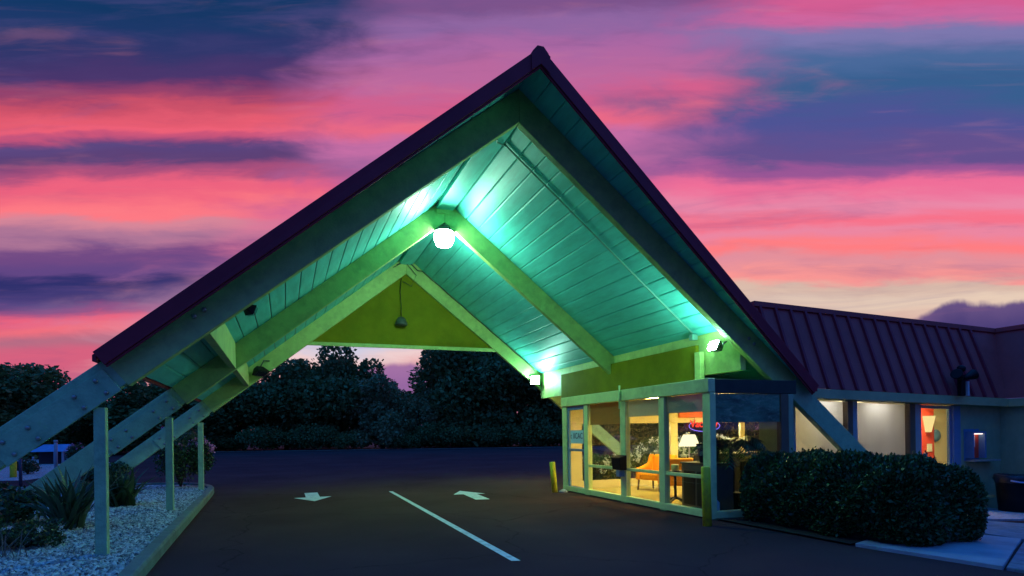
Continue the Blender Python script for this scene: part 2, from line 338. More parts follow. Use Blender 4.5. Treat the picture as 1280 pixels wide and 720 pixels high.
# ------------------------------------------------------------------ canopy (A-frame porte cochere)
RX_, ZB, ZT, SL = 3.6, 6.6, 7.15, .79          # ridge x, beam underside, beam top at the ridge, slope
cs = 1/math.sqrt(1+SL*SL); sn = SL*cs
zb = lambda x: ZB-SL*abs(x-RX_); zt = lambda x: ZT-SL*abs(x-RX_)
can = thing('entrance_canopy', (RX_, 14, 0), 'tall A-frame entrance canopy with turquoise board ceiling and yellow beams over the driveway', 'canopy')
def bolt_at(parent, x, y, z, r=.028):
    MB().lathe((x, y, z), [(r*.2,.0),(r,-.003),(r,-.018),(r*.6,-.03),(r*.2,-.032)], 10, 'y').build('bolt', BOLT, parent, smooth=True)
def bent(Y, right='leg'):
    T = .15; ys, ye = Y, Y+T
    for sgn in (-1, 1):
        dxs = 5.62                       # splice
        if sgn == 1 and right == 'cut': dxs = 4.62
        X = lambda d: RX_+sgn*d
        top0, bot0 = (0, ZT), (0, ZB)
        # cut perpendicular to the beam at the splice
        dt = dxs+ (ZT-ZB)*sn*cs/2; db = dxs-(ZT-ZB)*sn*cs/2
        if right == 'cut' and sgn == 1: dt = db = dxs
        poly = [(X(0.001*0), ZB), (X(0), ZT), (X(dt), ZT-SL*dt), (X(db), ZB-SL*db)]
        if sgn == 1: poly[0] = (X(.002), ZB); poly[1] = (X(.002), ZT)
        raf = MB().prism_y(poly, ys, ye).build('rafter', YEL, can, bevel=.012)
        if sgn == 1 and right == 'cut': continue
        # leg below the splice: a little slimmer, runs into the ground
        up = .05; dt2 = dt+.004; db2 = db+.004; ze = -.25
        dte = (ZT-ze)/SL; dbe = (ZB+up-ze)/SL
        leg = MB().prism_y([(X(db2), ZB+up-SL*db2), (X(dt2), ZT-SL*dt2), (X(dte), ze), (X(dbe), ze)], ys+.004, ye-.004).build('leg', LEGP, can, bevel=.012)
        if sgn == -1:
            # bolted splice plate on the face
            off = .10; a0, a1 = 5.66, 6.86
            pl = []
            for (a, hh) in ((a0, 0), (a0, 1), (a1, 1), (a1, 0)):
                zc = (ZB if hh == 0 else ZT-off/cs); dd = a + ((ZT-off/cs-ZB)*sn*cs/2 if hh else -(ZT-off/cs-ZB)*sn*cs/2)
                pl.append((X(dd), zc-SL*dd))
            sp_ = MB().prism_y(pl, ys-.035, ys-.001).build('splice_plate', LEGP, can, bevel=.006)
            for u in (.10, .30, .70, .90):
                for w in (.22, .78):
                    if u in (.30, .70): w = w*.9+.02
                    p0 = Vector(pl[0]).lerp(Vector(pl[3]), u); p1 = Vector(pl[1]).lerp(Vector(pl[2]), u); p = p0.lerp(p1, w)
                    bolt_at(sp_, p.x, ys-.034, p.y)
        # purlin bolts
        for q in (4.60, 4.72):
            bolt_at(raf, X(q), ys-.001, (zb(X(q))+zt(X(q)))/2+.06, .035)
for Y, rt in ((9., 'leg'), (13.85, 'cut'), (18.7, 'leg')): bent(Y, rt)
# hinge plate at the middle apex
MB().box(RX_-.2, RX_+.2, 13.80, 13.845, 6.78, 7.02).build('apex_plate', YEL, can, bevel=.01)
# posts under the left rafters
for Y in (9., 13.85, 18.7):
    x = -2.215
    MB().box(x-.066, x+.066, Y+.01, Y+.14, .05, zb(x)-.02).build('post', LEGP, can, bevel=.008)
# purlins, between the bents
for sgn in (-1, 1):
    for (ya, yb) in ((9.155, 13.845), (14.005, 18.695)):
        if sgn == -1:
            xi = RX_-4.55; P_ = [(xi, zb(xi)+.01), (xi, zt(xi)-.004), (xi-.13, zt(xi-.13)-.004), (xi-.13, zb(xi)+.01)]
            MB().prism_y(P_, ya, yb).build('purlin', YEL, can, bevel=.008)
        else:
            xi = RX_+4.53; P_ = [(xi, 2.72), (xi, zt(xi)-.004), (xi+.13, zt(xi+.13)-.004), (xi+.13, 2.72)]
            MB().prism_y(P_, ya, yb).build('purlin', YEL, can, bevel=.008)
# dark panel closing the wall above the office roof
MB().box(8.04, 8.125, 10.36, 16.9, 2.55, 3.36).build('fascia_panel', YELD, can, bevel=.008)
MB().box(7.99, 8.10, 10.16, 10.34, 2.60, 3.20).build('fascia_block', YEL, can, bevel=.008)
# ridge beam
for (ya, yb) in ((9.155, 13.845), (14.005, 18.695)):
    MB().prism_y([(RX_-.2, 6.88), (RX_+.2, 6.88), (RX_+.2, zt(RX_+.2)-.003), (RX_, ZT-.003), (RX_-.2, zt(RX_-.2)-.003)], ya, yb).build('ridge_beam', TEAL, can, bevel=.008)
# gable panel between the last pair of rafters
zg = 4.27; dg = (ZB-zg)/SL
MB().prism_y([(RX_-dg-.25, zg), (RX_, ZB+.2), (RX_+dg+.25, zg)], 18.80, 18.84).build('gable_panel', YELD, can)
MB().prism_y([(RX_-dg-.05, zg-.01), (RX_-dg+.05, zg+.1), (RX_+dg-.05, zg+.1), (RX_+dg+.05, zg-.01)], 18.752, 18.798).build('gable_trim', YEL, can, bevel=.006)
# roof: boards run along the canopy, front edge is raked like a prow
YF0, YF1, YB = 8.13, 8.84, 19.15
yfront = lambda dd: YF0+(YF1-YF0)*dd/DE
for sgn in (-1, 1):
    DE = 5.80 if sgn == -1 else 6.11
    cl = MB(); w = .275; dd = 0.0; gap = .014; n = int(DE/w)
    for i in range(n+1):
        a, b = dd, min(dd+w-gap, DE-.02)
        if b-a > .03:
            X = lambda d_: RX_+sgn*d_
            za, zb2 = ZT+.001-SL*a, ZT+.001-SL*b
            c1 = .012
            lo = [(X(a+c1), yfront(a)+.03, za-SL*c1), (X(b-c1), yfront(b)+.03, zb2+SL*c1), (X(b-c1), YB, zb2+SL*c1), (X(a+c1), YB, za-SL*c1)]
            md = [(X(a), yfront(a)+.03, za+.008), (X(b), yfront(b)+.03, zb2+.008), (X(b), YB, zb2+.008), (X(a), YB, za+.008)]
            hi = [(p[0], p[1], p[2]+.03) for p in md]
            for q, r_ in ((lo, md), (md, hi)):
                va = q; vb = r_
                for t in range(4):
                    cl.face((va[t], va[(t+1)%4], vb[(t+1)%4], vb[t]))
            cl.face(lo); cl.face(hi)
        dd += w
    cl.build('ceiling', TEAL, can)
    rf = MB(); X = lambda d_: RX_+sgn*d_
    z0, z1 = ZT+.045, ZT+.105
    rf.hexa([(X(0), YF0+.02, z0), (X(DE), YF1+.02, z0-SL*DE), (X(DE), YB, z0-SL*DE), (X(0), YB, z0)], [(X(0), YF0+.02, z1), (X(DE), YF1+.02, z1-SL*DE), (X(DE), YB, z1-SL*DE), (X(0), YB, z1)])
    roof = rf.build('roof', PUR, can)
    # barge boards: wide upper band and a thin drip strip under it
    for (zl, zh, o1, nm) in ((-.135, .125, .05, 'barge_board'), (-.175, -.139, .03, 'drip_strip')):
        fb = MB(); y0 = YF0-o1+.02; y1 = YF1-o1+.02
        dt_ = DE+.03-(.125-zh)*sn*cs; db_ = DE+.03-(.125-zl)*sn*cs
        fb.hexa([(X(0), y0, ZT+zl), (X(db_), y1, ZT+zl-SL*db_), (X(dt_), y1, ZT+zh-SL*dt_), (X(0), y0, ZT+zh)],
                [(X(0), YF0+.018, ZT+zl), (X(db_), YF1+.018, ZT+zl-SL*db_), (X(dt_), YF1+.018, ZT+zh-SL*dt_), (X(0), YF0+.018, ZT+zh)])
        fb.build(nm, PUR, can, bevel=.006)
    ef = MB(); xe = DE+.001
    ef.hexa([(X(xe), YF1+.03, ZT-.012-SL*DE), (X(xe+.05), YF1+.03, ZT-.012-SL*DE), (X(xe+.05), YB, ZT-.012-SL*DE), (X(xe), YB, ZT-.012-SL*DE)],
            [(X(xe), YF1+.03, ZT+.11-SL*DE), (X(xe+.05), YF1+.03, ZT+.11-SL*(DE+.05)), (X(xe+.05), YB, ZT+.11-SL*(DE+.05)), (X(xe), YB, ZT+.11-SL*DE)])
    ef.build('eave_trim', PUR, can, bevel=.006)
MB().prism_y([(RX_-.13, ZT+.128-.13*SL), (RX_, ZT+.128), (RX_+.13, ZT+.128-.13*SL), (RX_+.13, ZT+.15-.13*SL), (RX_+.05, ZT+.142), (RX_-.05, ZT+.142), (RX_-.13, ZT+.15-.13*SL)], YF0-.03, YB).build('ridge_cap', PUR, can, bevel=.006)
MB().prism_y([(RX_-.15, ZT-.13-.15*SL), (RX_, ZT-.13), (RX_+.15, ZT-.13-.15*SL), (RX_+.15, ZT+.125-.15*SL), (RX_, ZT+.125), (RX_-.15, ZT+.125-.15*SL)], YF0-.042, YF0-.032).build('peak_cover', PUR, can, bevel=.003)
# conduit clipped to the right-hand boards, cable along the last rafter
def on_ceiling(x, y, o=.03): return (x, y, zt(x)-o)
MB().tube([on_ceiling(3.72,10.35,.04), on_ceiling(3.95,10.4), on_ceiling(5.7,10.42), on_ceiling(8.02,10.44)], .017, 8).tube([(3.6,10.0,6.85),(3.66,10.25,6.86),on_ceiling(3.9,10.4)], .013, 8).build('conduit', GREYM, can, smooth=True)
MB().box(7.98, 8.12, 10.38, 10.5, zt(8.05)-.16, zt(8.05)-.04).build('junction_box', GREYM, can, bevel=.01)
MB().tube([(3.3,18.64,zt(3.3)-.08),(3.62,18.6,7.0),(3.95,18.6,6.7),(4.1,18.62,zt(4.1)-.06)]+[(x, 18.66, zt(x)-.05-.012*math.sin(x*9)) for x in [4.4+.25*i for i in range(14)]]+[(7.9,18.6,3.62)], .016, 6).tube([(3.2,18.66,6.75),(3.55,18.62,6.95),(3.9,18.6,6.55),(3.75,18.64,6.2),(3.5,18.72,6.35)], .012, 6).build('cable', HOUSE, can, smooth=True)

# ------------------------------------------------------------------ floodlights
def flood(loc, lens_w, lens_h, aim, lit, label, lensmat, depth=.16, arm=None, blackbody=None):
    """box flood: aim = direction the lens faces"""
    t = thing('floodlight', loc, label, 'floodlight', 'floodlights under the canopy')
    a = Vector(aim).normalized(); q = a.to_track_quat('Z', 'Y').to_matrix().to_4x4(); M = Matrix.Translation(loc) @ q
    w, h = lens_w/2, lens_h/2
    b = MB(); b.hexa([(-w*.55,-h*.55,-depth),(w*.55,-h*.55,-depth),(w*.55,h*.55,-depth),(-w*.55,h*.55,-depth)], [(-w*1.08,-h*1.08,0),(w*1.08,-h*1.08,0),(w*1.08,h*1.08,0),(-w*1.08,h*1.08,0)])
    b.build('housing', blackbody or HOUSE, t, bevel=.012, mtx=M)
    l = MB(); l.hexa([(-w,-h,.004),(w,-h,.004),(w,h,.004),(-w,h,.004)], [(-w*.8,-h*.8,.05),(w*.8,-h*.8,.05),(w*.8,h*.8,.05),(-w*.8,h*.8,.05)])
    l.build('lens', lensmat if lit else GLASSD, t, bevel=.02, mtx=M)
    if arm: MB().tube([loc+a*(-depth*.8) if False else tuple(Vector(loc)-a*depth*.7)]+arm, .018, 8).build('bracket', HOUSE, t, smooth=True)
    return t
# pendant under the middle apex
t = thing('pendant_floodlight', (RX_, 13.925, 6.3), 'large lit floodlight hanging under the apex of the middle pair of rafters', 'floodlight', 'floodlights under the canopy')
MB().lathe((RX_, 13.925, 0), [(.03,6.575),(.05,6.57),(.12,6.52),(.23,6.42),(.262,6.385),(.19,6.392)], 24).build('hood', HOUSE, t, smooth=True)
MB().lathe((RX_, 13.925, 0), [(.188,6.385),(.235,6.31),(.225,6.18),(.17,6.06),(.05,6.03)], 20).build('lens', LENS, t, smooth=True)
MB().tube([(RX_, 13.925, 6.56), (RX_, 13.925, 6.60)], .03, 8).build('bracket', HOUSE, t, smooth=True)
flood((7.80, 9.50, 3.22), .30, .20, (-.9, .15, .38), True, 'lit floodlight behind the front right rafter above the office corner', LENS2, arm=[(7.8, 9.155, 3.25)])
flood((7.84, 18.50, 3.33), .30, .28, (-.55, -.75, .12), True, 'lit floodlight low on the farthest right rafter', LENS2, arm=[(7.95, 18.69, 3.3)])
flood((-.62, 18.42, 3.36), .42, .26, (.35, -.35, -.85), False, 'unlit black floodlight on the farthest left rafter beside the purlin', LENS2, .2, arm=[(-.55, 18.6, 3.75), (-.4, 18.69, 3.75)], blackbody=BLACK)
flood((-.43, 9.30, 3.38), .17, .15, (.6, .5, -.35), False, 'small black floodlight tucked behind the front left rafter', LENS2, .10, arm=[(-.47, 9.155, 3.42)], blackbody=BLACK)
t = thing('hanging_lamp', (3.42, 18.66, 5.05), 'unlit dark lamp hanging by a cord in front of the yellow gable panel', 'lamp')
MB().lathe((3.42, 18.66, 0), [(.04,5.23),(.11,5.20),(.15,5.12),(.19,5.02),(.19,4.98),(.14,4.955)], 18).build('shade', HOUSE, t, smooth=True)
MB().tube([(3.42,18.66,5.22),(3.43,18.68,5.6),(3.4,18.68,6.0),(3.45,18.69,6.45)], .012, 6).build('cord', BLACK, t, smooth=True)

# ------------------------------------------------------------------ glass office
off = thing('glass_office', (7, 8.65, 0), 'glass-fronted office with green painted frames lit warm inside', 'office')
X0, YA, YE = 7.0, 8.65, 14.69
def part(mb, name, mt, bevel=.008, parent=None): return mb.build(name, mt, parent or off, bevel=bevel)
part(MB().box(X0-.03, X0+.12, YA, YE, 2.26, 2.50), 'header', GRN)
part(MB().box(X0, X0+.12, YA+.12, YE, .02, .15), 'sill', GRN)
for ya, yb in ((8.65, 8.86), (10.03, 10.22), (11.48, 11.70), (13.24, 13.44), (14.42, 14.69)):
    part(MB().box(X0+.004, X0+.13, ya+.001, yb, .004, 2.255), 'mullion', GRN)
for ya, yb in ((8.865, 10.025), (10.225, 11.475), (11.705, 13.235)):
    part(MB().box(X0+.02, X0+.09, ya, yb, .71, .775), 'rail', GRN)
    part(MB().box(X0+.05, X0+.058, ya, yb, .155, 2.255), 'window_pane', GLASS, 0)
# roller blinds
for ya, yb, zl, bm_ in ((11.71, 13.23, 1.77, BLIND1), (10.23, 11.47, 1.92, BLIND2), (8.87, 10.02, 1.95, BLIND3)):
    bl = part(MB().box(X0+.075, X0+.079, ya, yb, zl, 2.25), 'roller_blind', bm_, 0)
    part(MB().box(X0+.070, X0+.086, ya, yb, zl-.025, zl-.001), 'bottom_bar', bm_, .003, bl)
# door at the far end of the front
dr = part(MB().box(X0+.03, X0+.09, 13.45, 13.52, .03, 2.25).box(X0+.03, X0+.09, 14.34, 14.415, .03, 2.25).box(X0+.03, X0+.09, 13.522, 14.338, .03, .16).box(X0+.03, X0+.09, 13.522, 14.338, 2.15, 2.25).box(X0+.028, X0+.092, 13.522, 14.338, 1.08, 1.14), 'door', BLUE)
part(MB().box(X0+.055, X0+.062, 13.522, 14.338, .162, 1.078).box(X0+.055, X0+.062, 13.522, 14.338, 1.142, 2.148), 'door_pane', GLASS, 0, dr)
# side facing the hedge
part(MB().box(X0+.125, 9.0, YA+.01, YA+.12, 2.24, 2.49), 'header', mat('dark_side_header', (.035,.045,.03), .7, .2, 5))  # side header is far darker than the front one
part(MB().box(X0+.13, 8.62, YA+.01, YA+.11, .0, .14), 'sill', GRN)
part(MB().box(8.62, 8.80, YA+.004, YA+.12, 0, 2.235), 'mullion', BROWN)
part(MB().box(8.802, 8.92, YA+.004, 9.42, -.1, 2.235), 'wall', STUC)
part(MB().box(X0+.135, 8.615, YA+.05, YA+.058, .145, 2.235), 'window_pane', GLASS, 0)
bl = part(MB().box(X0+.14, 8.61, YA+.03, YA+.036, 1.72, 2.233), 'roller_blind', BLIND4, 0)
# floor, roof, walls inside
part(MB().box(X0+.13, 14.9, YA+.125, 14.59, -.02, .03), 'floor', TILE, 0)
part(MB().box(X0+.01, 9.0, YA+.13, YE-.01, 2.44, 2.495), 'roof', EAVE, 0)
part(MB().box(9.002, 14.9, 9.56, YE-.01, 2.44, 2.495), 'roof', EAVE, 0)
EW = 14.60
def endwall(x0, x1, z0, z1, mt=CREAM): part(MB().box(x0, x1, EW, EW+.08, z0, z1), 'wall', mt, 0)
endwall(7.135, 14.9, 1.80, 2.435); endwall(7.135, 14.9, .03, .24)
endwall(7.135, 7.55, .245, 1.795); endwall(10.42, 10.66, .245, 1.795); endwall(14.3, 14.9, .245, 1.795); endwall(12.95, 13.1, .245, 1.795)
for x in (8.95,): endwall(x, x+.06, .245, 1.795, BROWN)
part(MB().box(7.56, 10.41, EW+.03, EW+.036, .245, 1.795), 'window_pane', GLASS, 0)
part(MB().box(10.67, 14.29, EW+.03, EW+.036, .245, 1.795), 'window_pane', GLASS, 0)
part(MB().box(10.68, 13.2, EW-.06, EW-.005, 1.95, 2.12), 'valance', mat('orange_red_valance', (.75,.16,.05), .6, .06, 3), .01)
part(MB().box(14.9, 14.98, 11.6, EW+.08, .0, 2.435), 'wall', CREAM, 0)
# little riser pipe over the header
part(MB().tube([(6.94,11.6,2.60),(6.94,11.6,2.08)], .022, 8), 'riser_pipe', GRN, 0)
# interior light: ceiling panels
WARM = emit('warm_ceiling_panel', (1.0,.78,.27), 74.)
for i, (x, y) in enumerate(((9.2,11.2),(8.6,12.8),(11.2,13.0),(11.6,11.2))):
    t = thing('ceiling_light', (x, y, 2.43), 'square warm ceiling panel inside the office', 'ceiling light', 'ceiling lights inside the office')
    MB().box(x-.3, x+.3, y-.3, y+.3, 2.405, 2.432).build('diffuser', WARM, t)
    MB().box(x-.33, x-.302, y-.33, y+.33, 2.395, 2.436).box(x+.302, x+.33, y-.33, y+.33, 2.395, 2.436).box(x-.3, x+.3, y-.33, y-.302, 2.395, 2.436).box(x-.3, x+.3, y+.302, y+.33, 2.395, 2.436).build('frame', CREAM, t)
# added unseen lamp on the end wall, brightens the flowers and far leg
t = thing('fill_lantern', (9.6, 14.75, 2.1), 'added warm fill light, unseen, outside the end window over the white flowers', 'fill light')
MB().box(9.5, 9.7, 14.70, 14.78, 2.0, 2.22).build('housing', HOUSE, t, bevel=.01)
MB().box(9.52, 9.68, 14.785, 14.92, 1.98, 2.14).build('lens', emit('fill_lantern_glow', (1.,.86,.50), 260.), t, bevel=.02)

t = thing('fill_uplight', (10.3, 17.6, 0), 'small added warm fill light, unseen, on the ground shining on the farthest right leg', 'uplight')  # added hidden light that brightens the far right leg
MB().lathe((10.3,17.6,0), [(.07,0),(.07,.12),(.09,.2),(.085,.21)], 14).build('housing', HOUSE, t, smooth=True)
MB().lathe((10.3,17.6,0), [(.08,.212),(.06,.235),(.01,.24)], 14).build('lens', emit('fill_uplight_glow', (1.,.80,.30), 380.), t, smooth=True)

t = thing('fill_lantern', (12.3, 14.75, 2.1), 'second added warm fill light, unseen, outside the end window behind the palm', 'fill light')  # added unseen lamp that brightens the bushes behind the side glass
MB().box(12.2, 12.4, 14.70, 14.78, 2.0, 2.22).build('housing', HOUSE, t, bevel=.01)
MB().box(12.22, 12.38, 14.785, 14.92, 1.98, 2.14).build('lens', emit('second_fill_glow', (1.,.88,.50), 420.), t, bevel=.02)

# ------------------------------------------------------------------ motel wing to the right
wing = thing('motel_wing', (9, 9.4, 0), 'low motel wing with purple ribbed mansard roof and lit shaded windows', 'building')
tl = lambda x: -.027*(x-9.6)
def wbox(x0, x1, y0, y1, z0, z1, name, mt, bevel=.006, parent=None):
    a = [(x0,y0,z0+tl(x0)),(x1,y0,z0+tl(x1)),(x1,y1,z0+tl(x1)),(x0,y1,z0+tl(x0))]; b = [(x0,y0,z1+tl(x0)),(x1,y0,z1+tl(x1)),(x1,y1,z1+tl(x1)),(x0,y1,z1+tl(x0))]
    return MB().hexa(a, b).build(name, mt, parent or wing, bevel=bevel)
WY = 9.40
wbox(8.925, 9.58, WY, WY+.12, -.2, 2.2, 'wall', STUC)
wbox(9.585, 14.735, WY, WY+.12, 2.205, 2.34, 'lintel', EAVE)
wbox(8.925, 9.582, WY, WY+.12, 2.205, 2.34, 'wall', STUC)
wbox(9.585, 9.72, WY-.02, WY+.12, -.3, 2.2, 'jamb', TJAMB)
wbox(11.15, 11.30, WY-.03, WY+.12, -.3, 2.2, 'jamb', BROWN); wbox(11.304, 11.45, WY-.01, WY+.12, -.3, 2.2, 'jamb', TJAMB)
wbox(13.03, 13.2, WY-.03, WY+.12, -.3, 2.2, 'jamb', BROWN); wbox(13.204, 13.39, WY-.01, WY+.12, -.45, 2.2, 'jamb', TJAMB)
SHADE = bpy.data.materials.new('lit_window_shade'); SHADE.use_nodes = True
nt = SHADE.node_tree; b = nt.nodes['Principled BSDF']; b.inputs['Base Color'].default_value = (.55,.52,.5,1); b.inputs['Roughness'].default_value = .9
tr = N(nt, 'ShaderNodeBsdfTranslucent'); tr.inputs[0].default_value = (.8,.76,.72,1); mx = N(nt, 'ShaderNodeMixShader'); mx.inputs[0].default_value = .75
nt.links.new(b.outputs[0], mx.inputs[1]); nt.links.new(tr.outputs[0], mx.inputs[2]); nt.links.new(mx.outputs[0], nt.nodes['Material Output'].inputs[0])
tc = N(nt, 'ShaderNodeTexCoord'); mp = N(nt, 'ShaderNodeMapping'); mp.inputs['Scale'].default_value = (1.1, 1., .7); nz = N(nt, 'ShaderNodeTexNoise', i_Scale=1.2, i_Detail=6., i_Roughness=.6); rr = N(nt, 'ShaderNodeValToRGB')
rr.color_ramp.elements[0].position = .3; rr.color_ramp.elements[1].position = .7; rr.color_ramp.elements[0].color = (.68,.65,.60,1); rr.color_ramp.elements[1].color = (.82,.79,.74,1)
nt.links.new(tc.outputs['Object'], mp.inputs['Vector']); nt.links.new(mp.outputs[0], nz.inputs['Vector']); nt.links.new(nz.outputs['Fac'], rr.inputs[0]); nt.links.new(rr.outputs[0], tr.inputs[0])
for xa, xb in ((9.724, 11.146), (11.454, 13.026)):
    wn = wbox(xa, xb, WY+.01, WY+.08, .15, .25, 'window', EAVE)
    wbox(xa, xb, WY+.03, WY+.036, .254, 2.2, 'pane', GLASS, 0, wn)
    wbox(xa, xb, WY+.09, WY+.093, .254, 2.18, 'shade', SHADE, 0, wn)
    wbox(xa, xb, WY, WY+.12, -.35, .145, 'wall', STUC)
wbox(14.74, 16.178, WY, WY+.12, -.7, 2.34, 'wall', STUC)
MB().box(16.18, 16.3, 4.0, WY+.12, -.7, 2.2).build('wall', STUC, wing)
# back of the shaded rooms: pale wall that bounces the room light, ceiling
wbox(10.0, 13.15, 10.2, 10.25, -.2, 2.34, 'back_wall', CREAM, 0)
wbox(10.0, 13.2, WY+.13, 10.19, -.3, -.15, 'floor', TILE, 0)
wbox(9.8, 16.9, WY+.13, 10.75, 2.345, 2.40, 'ceiling', mat('white_ceiling', (.7,.68,.62), .8, .04, 2), 0)
# glazed door and the red room behind it
frm = [wbox(13.394, 13.46, WY+.02, WY+.09, -.35, 2.19, 'door', BLUE)]
dr = frm[0]
wbox(14.40, 14.46, WY+.02, WY+.09, -.4, 2.19, 'door_stile', BLUE, .006, dr); wbox(13.462, 14.398, WY+.02, WY+.09, .74, .81, 'door_rail', TJAMB, .006, dr)
wbox(13.462, 14.398, WY+.02, WY+.09, -.4, -.15, 'door_rail', BLUE, .006, dr); wbox(13.462, 14.398, WY+.02, WY+.09, 2.12, 2.19, 'door_rail', TJAMB, .006, dr)
wbox(13.462, 14.398, WY+.05, WY+.056, -.145, 2.118, 'pane', GLASS, 0, dr)
MB().box(13.48, 13.54, WY-.05, WY+.018, .75, 1.0).build('handle', TJAMB, dr, bevel=.01)
wbox(14.464, 14.60, WY-.03, WY+.12, -.5, 2.2, 'door_frame', BLUE); wbox(14.604, 14.735, WY-.01, WY+.12, -.5, 2.2, 'door_frame', BLUE)
wbox(13.2, 13.26, WY+.13, 10.63, -.5, 2.34, 'partition', CREAM, 0)
wbox(13.265, 16.9, 10.64, 10.70, -.5, 2.34, 'partition', CREAM, 0)
wbox(14.0, 15.55, 10.56, 10.635, -.5, 2.34, 'red_wall', REDW, 0)
wbox(13.265, 16.9, WY+.13, 10.63, -.55, -.42, 'floor', TILE, 0)
wbox(16.84, 16.9, WY+.13, 10.63, -.41, 2.34, 'partition', CREAM, 0)
t = thing('wall_sconce', (15.28, 10.5, 1.75), 'cream half-cone sconce on the red wall behind the glazed door', 'sconce')
MB().lathe((15.28, 10.52, 0), [(.07,1.45),(.16,1.85),(.15,1.86)], 16).build('shade', emit('sconce_glow', (1.,.72,.28), 1.2), t, smooth=True)
t = thing('wall_notice', (15.36, 10.55, 1.0), 'small cream notice on the red wall behind the glazed door', 'notice')
MB().box(15.27, 15.46, 10.548, 10.558, .95, 1.15).build('card', mat('notice_card', (.7,.66,.5), .7, .04, 5), t)
t = thing('wall_clock', (15.68, 10.62, 1.36), 'round dark clock on the cream wall behind the glazed door', 'clock')
MB().lathe((15.70, 10.632, 1.36), [(.15,0),(.16,-.02),(.14,-.05),(.02,-.05)], 20, 'y').build('face', BLUE, t, smooth=True)
# eave fascia, soffit and mansard
EY, RY = 9.17, 9.76
zev = lambda x: 2.41+tl(x); zrd = lambda x: 4.14+tl(x)
XC, XR = 16.02, 16.60            # inside corner: eave, ridge
mb_ = MB(); mb_.hexa([(9.0,EY-.03,zev(9.0)-.20),(XC+.03,EY-.03,zev(XC)-.20),(XC+.03,EY+.02,zev(XC)-.20),(9.0,EY+.02,zev(9.0)-.20)], [(9.0,EY-.03,zev(9.0)-.01),(XC+.03,EY-.03,zev(XC)-.01),(XC+.03,EY+.02,zev(XC)-.01),(9.0,EY+.02,zev(9.0)-.01)])
mb_.box(XC-.0, XC+.03, 3.5, EY-.032, zev(XC)-.20, zev(XC)-.01)
mb_.build('fascia', EAVE, wing, bevel=.006)
mb_ = MB(); mb_.hexa([(9.0,EY+.022,zev(9.0)-.16),(XC+.04,EY+.022,zev(XC)-.16),(XC+.04,WY+.1,zev(XC)-.14),(9.0,WY+.1,zev(9.0)-.14)], [(9.0,EY+.022,zev(9.0)-.13),(XC+.04,EY+.022,zev(XC)-.13),(XC+.04,WY+.1,zev(XC)-.11),(9.0,WY+.1,zev(9.0)-.11)])
mb_.box(XC+.032, XC+.5, 3.5, WY+.1, zev(XC)-.17, zev(XC)-.14)
mb_.build('soffit', EAVE, wing)
ms = MB()
ms.hexa([(9.0,EY,zev(9.0)),(XC,EY,zev(XC)),(XR,RY,zrd(XR)),(9.0,RY,zrd(9.0))], [(9.0,EY+.06,zev(9.0)),(XC,EY+.06,zev(XC)),(XR,RY+.06,zrd(XR)),(9.0,RY+.06,zrd(9.0))])
ms.hexa([(XC,EY,zev(XC)),(XC,3.5,zev(XC)),(XR,3.5,zrd(XR)),(XR,RY,zrd(XR))], [(XC+.06,EY,zev(XC)),(XC+.06,3.5,zev(XC)),(XR+.06,3.5,zrd(XR)),(XR+.06,RY,zrd(XR))])
# standing seams
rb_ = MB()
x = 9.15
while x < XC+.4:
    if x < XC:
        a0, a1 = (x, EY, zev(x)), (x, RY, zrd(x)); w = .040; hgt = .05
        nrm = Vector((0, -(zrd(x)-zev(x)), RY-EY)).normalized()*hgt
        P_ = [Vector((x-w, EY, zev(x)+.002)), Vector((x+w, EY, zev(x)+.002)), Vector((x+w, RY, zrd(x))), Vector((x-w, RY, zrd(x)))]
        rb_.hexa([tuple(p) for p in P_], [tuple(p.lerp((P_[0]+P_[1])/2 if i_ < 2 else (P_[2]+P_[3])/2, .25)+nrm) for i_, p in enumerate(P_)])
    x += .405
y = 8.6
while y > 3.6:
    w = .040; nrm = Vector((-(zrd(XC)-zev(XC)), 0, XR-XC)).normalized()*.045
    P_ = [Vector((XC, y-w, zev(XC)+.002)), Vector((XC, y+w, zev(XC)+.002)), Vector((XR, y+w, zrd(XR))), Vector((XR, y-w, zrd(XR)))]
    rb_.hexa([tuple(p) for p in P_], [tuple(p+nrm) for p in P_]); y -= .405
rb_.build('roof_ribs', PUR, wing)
ms.build('mansard_roof', MANS, wing)
cp = MB(); cp.hexa([(9.0,RY-.06,zrd(9.0)-.05),(XR,RY-.06,zrd(XR)-.05),(XR,RY+.2,zrd(XR)-.05),(9.0,RY+.2,zrd(9.0)-.05)], [(9.0,RY-.06,zrd(9.0)+.06),(XR,RY-.06,zrd(XR)+.06),(XR,RY+.2,zrd(XR)+.06),(9.0,RY+.2,zrd(9.0)+.06)])
cp.box(XR-.06, XR+.2, 3.5, RY-.065, zrd(XR)-.05, zrd(XR)+.06)
cp.build('ridge_trim', MANS, wing, bevel=.008)
MB().hexa([(9.0,RY+.2,3.9),(20,RY+.2,3.7),(20,16,3.7),(9.0,16,3.9)], [(9.0,RY+.2,3.95),(20,RY+.2,3.75),(20,16,3.75),(9.0,16,3.95)]).build('flat_roof', EAVE, wing)
# room lights in the wing
for (x, y, c, s_) in ((10.6,9.86,(1.,.96,1.),13.), (12.2,9.86,(1.,.96,1.),13.), (14.6,10.05,(1.,.82,.42),60.)):
    t = thing('ceiling_light', (x, y, 2.3), 'ceiling panel behind the shaded windows of the wing' if x < 13 else 'warm ceiling panel in the red room of the wing', 'ceiling light', 'ceiling lights in the wing')
    z = 2.32+tl(x)
    MB().box(x-.35, x+.35, y-.2, y+.2, z-.03, z).build('diffuser', emit('room_panel', c, s_), t)
    MB().box(x-.38, x-.352, y-.22, y+.22, z-.035, z).box(x+.352, x+.38, y-.22, y+.22, z-.035, z).build('frame', CREAM, t)

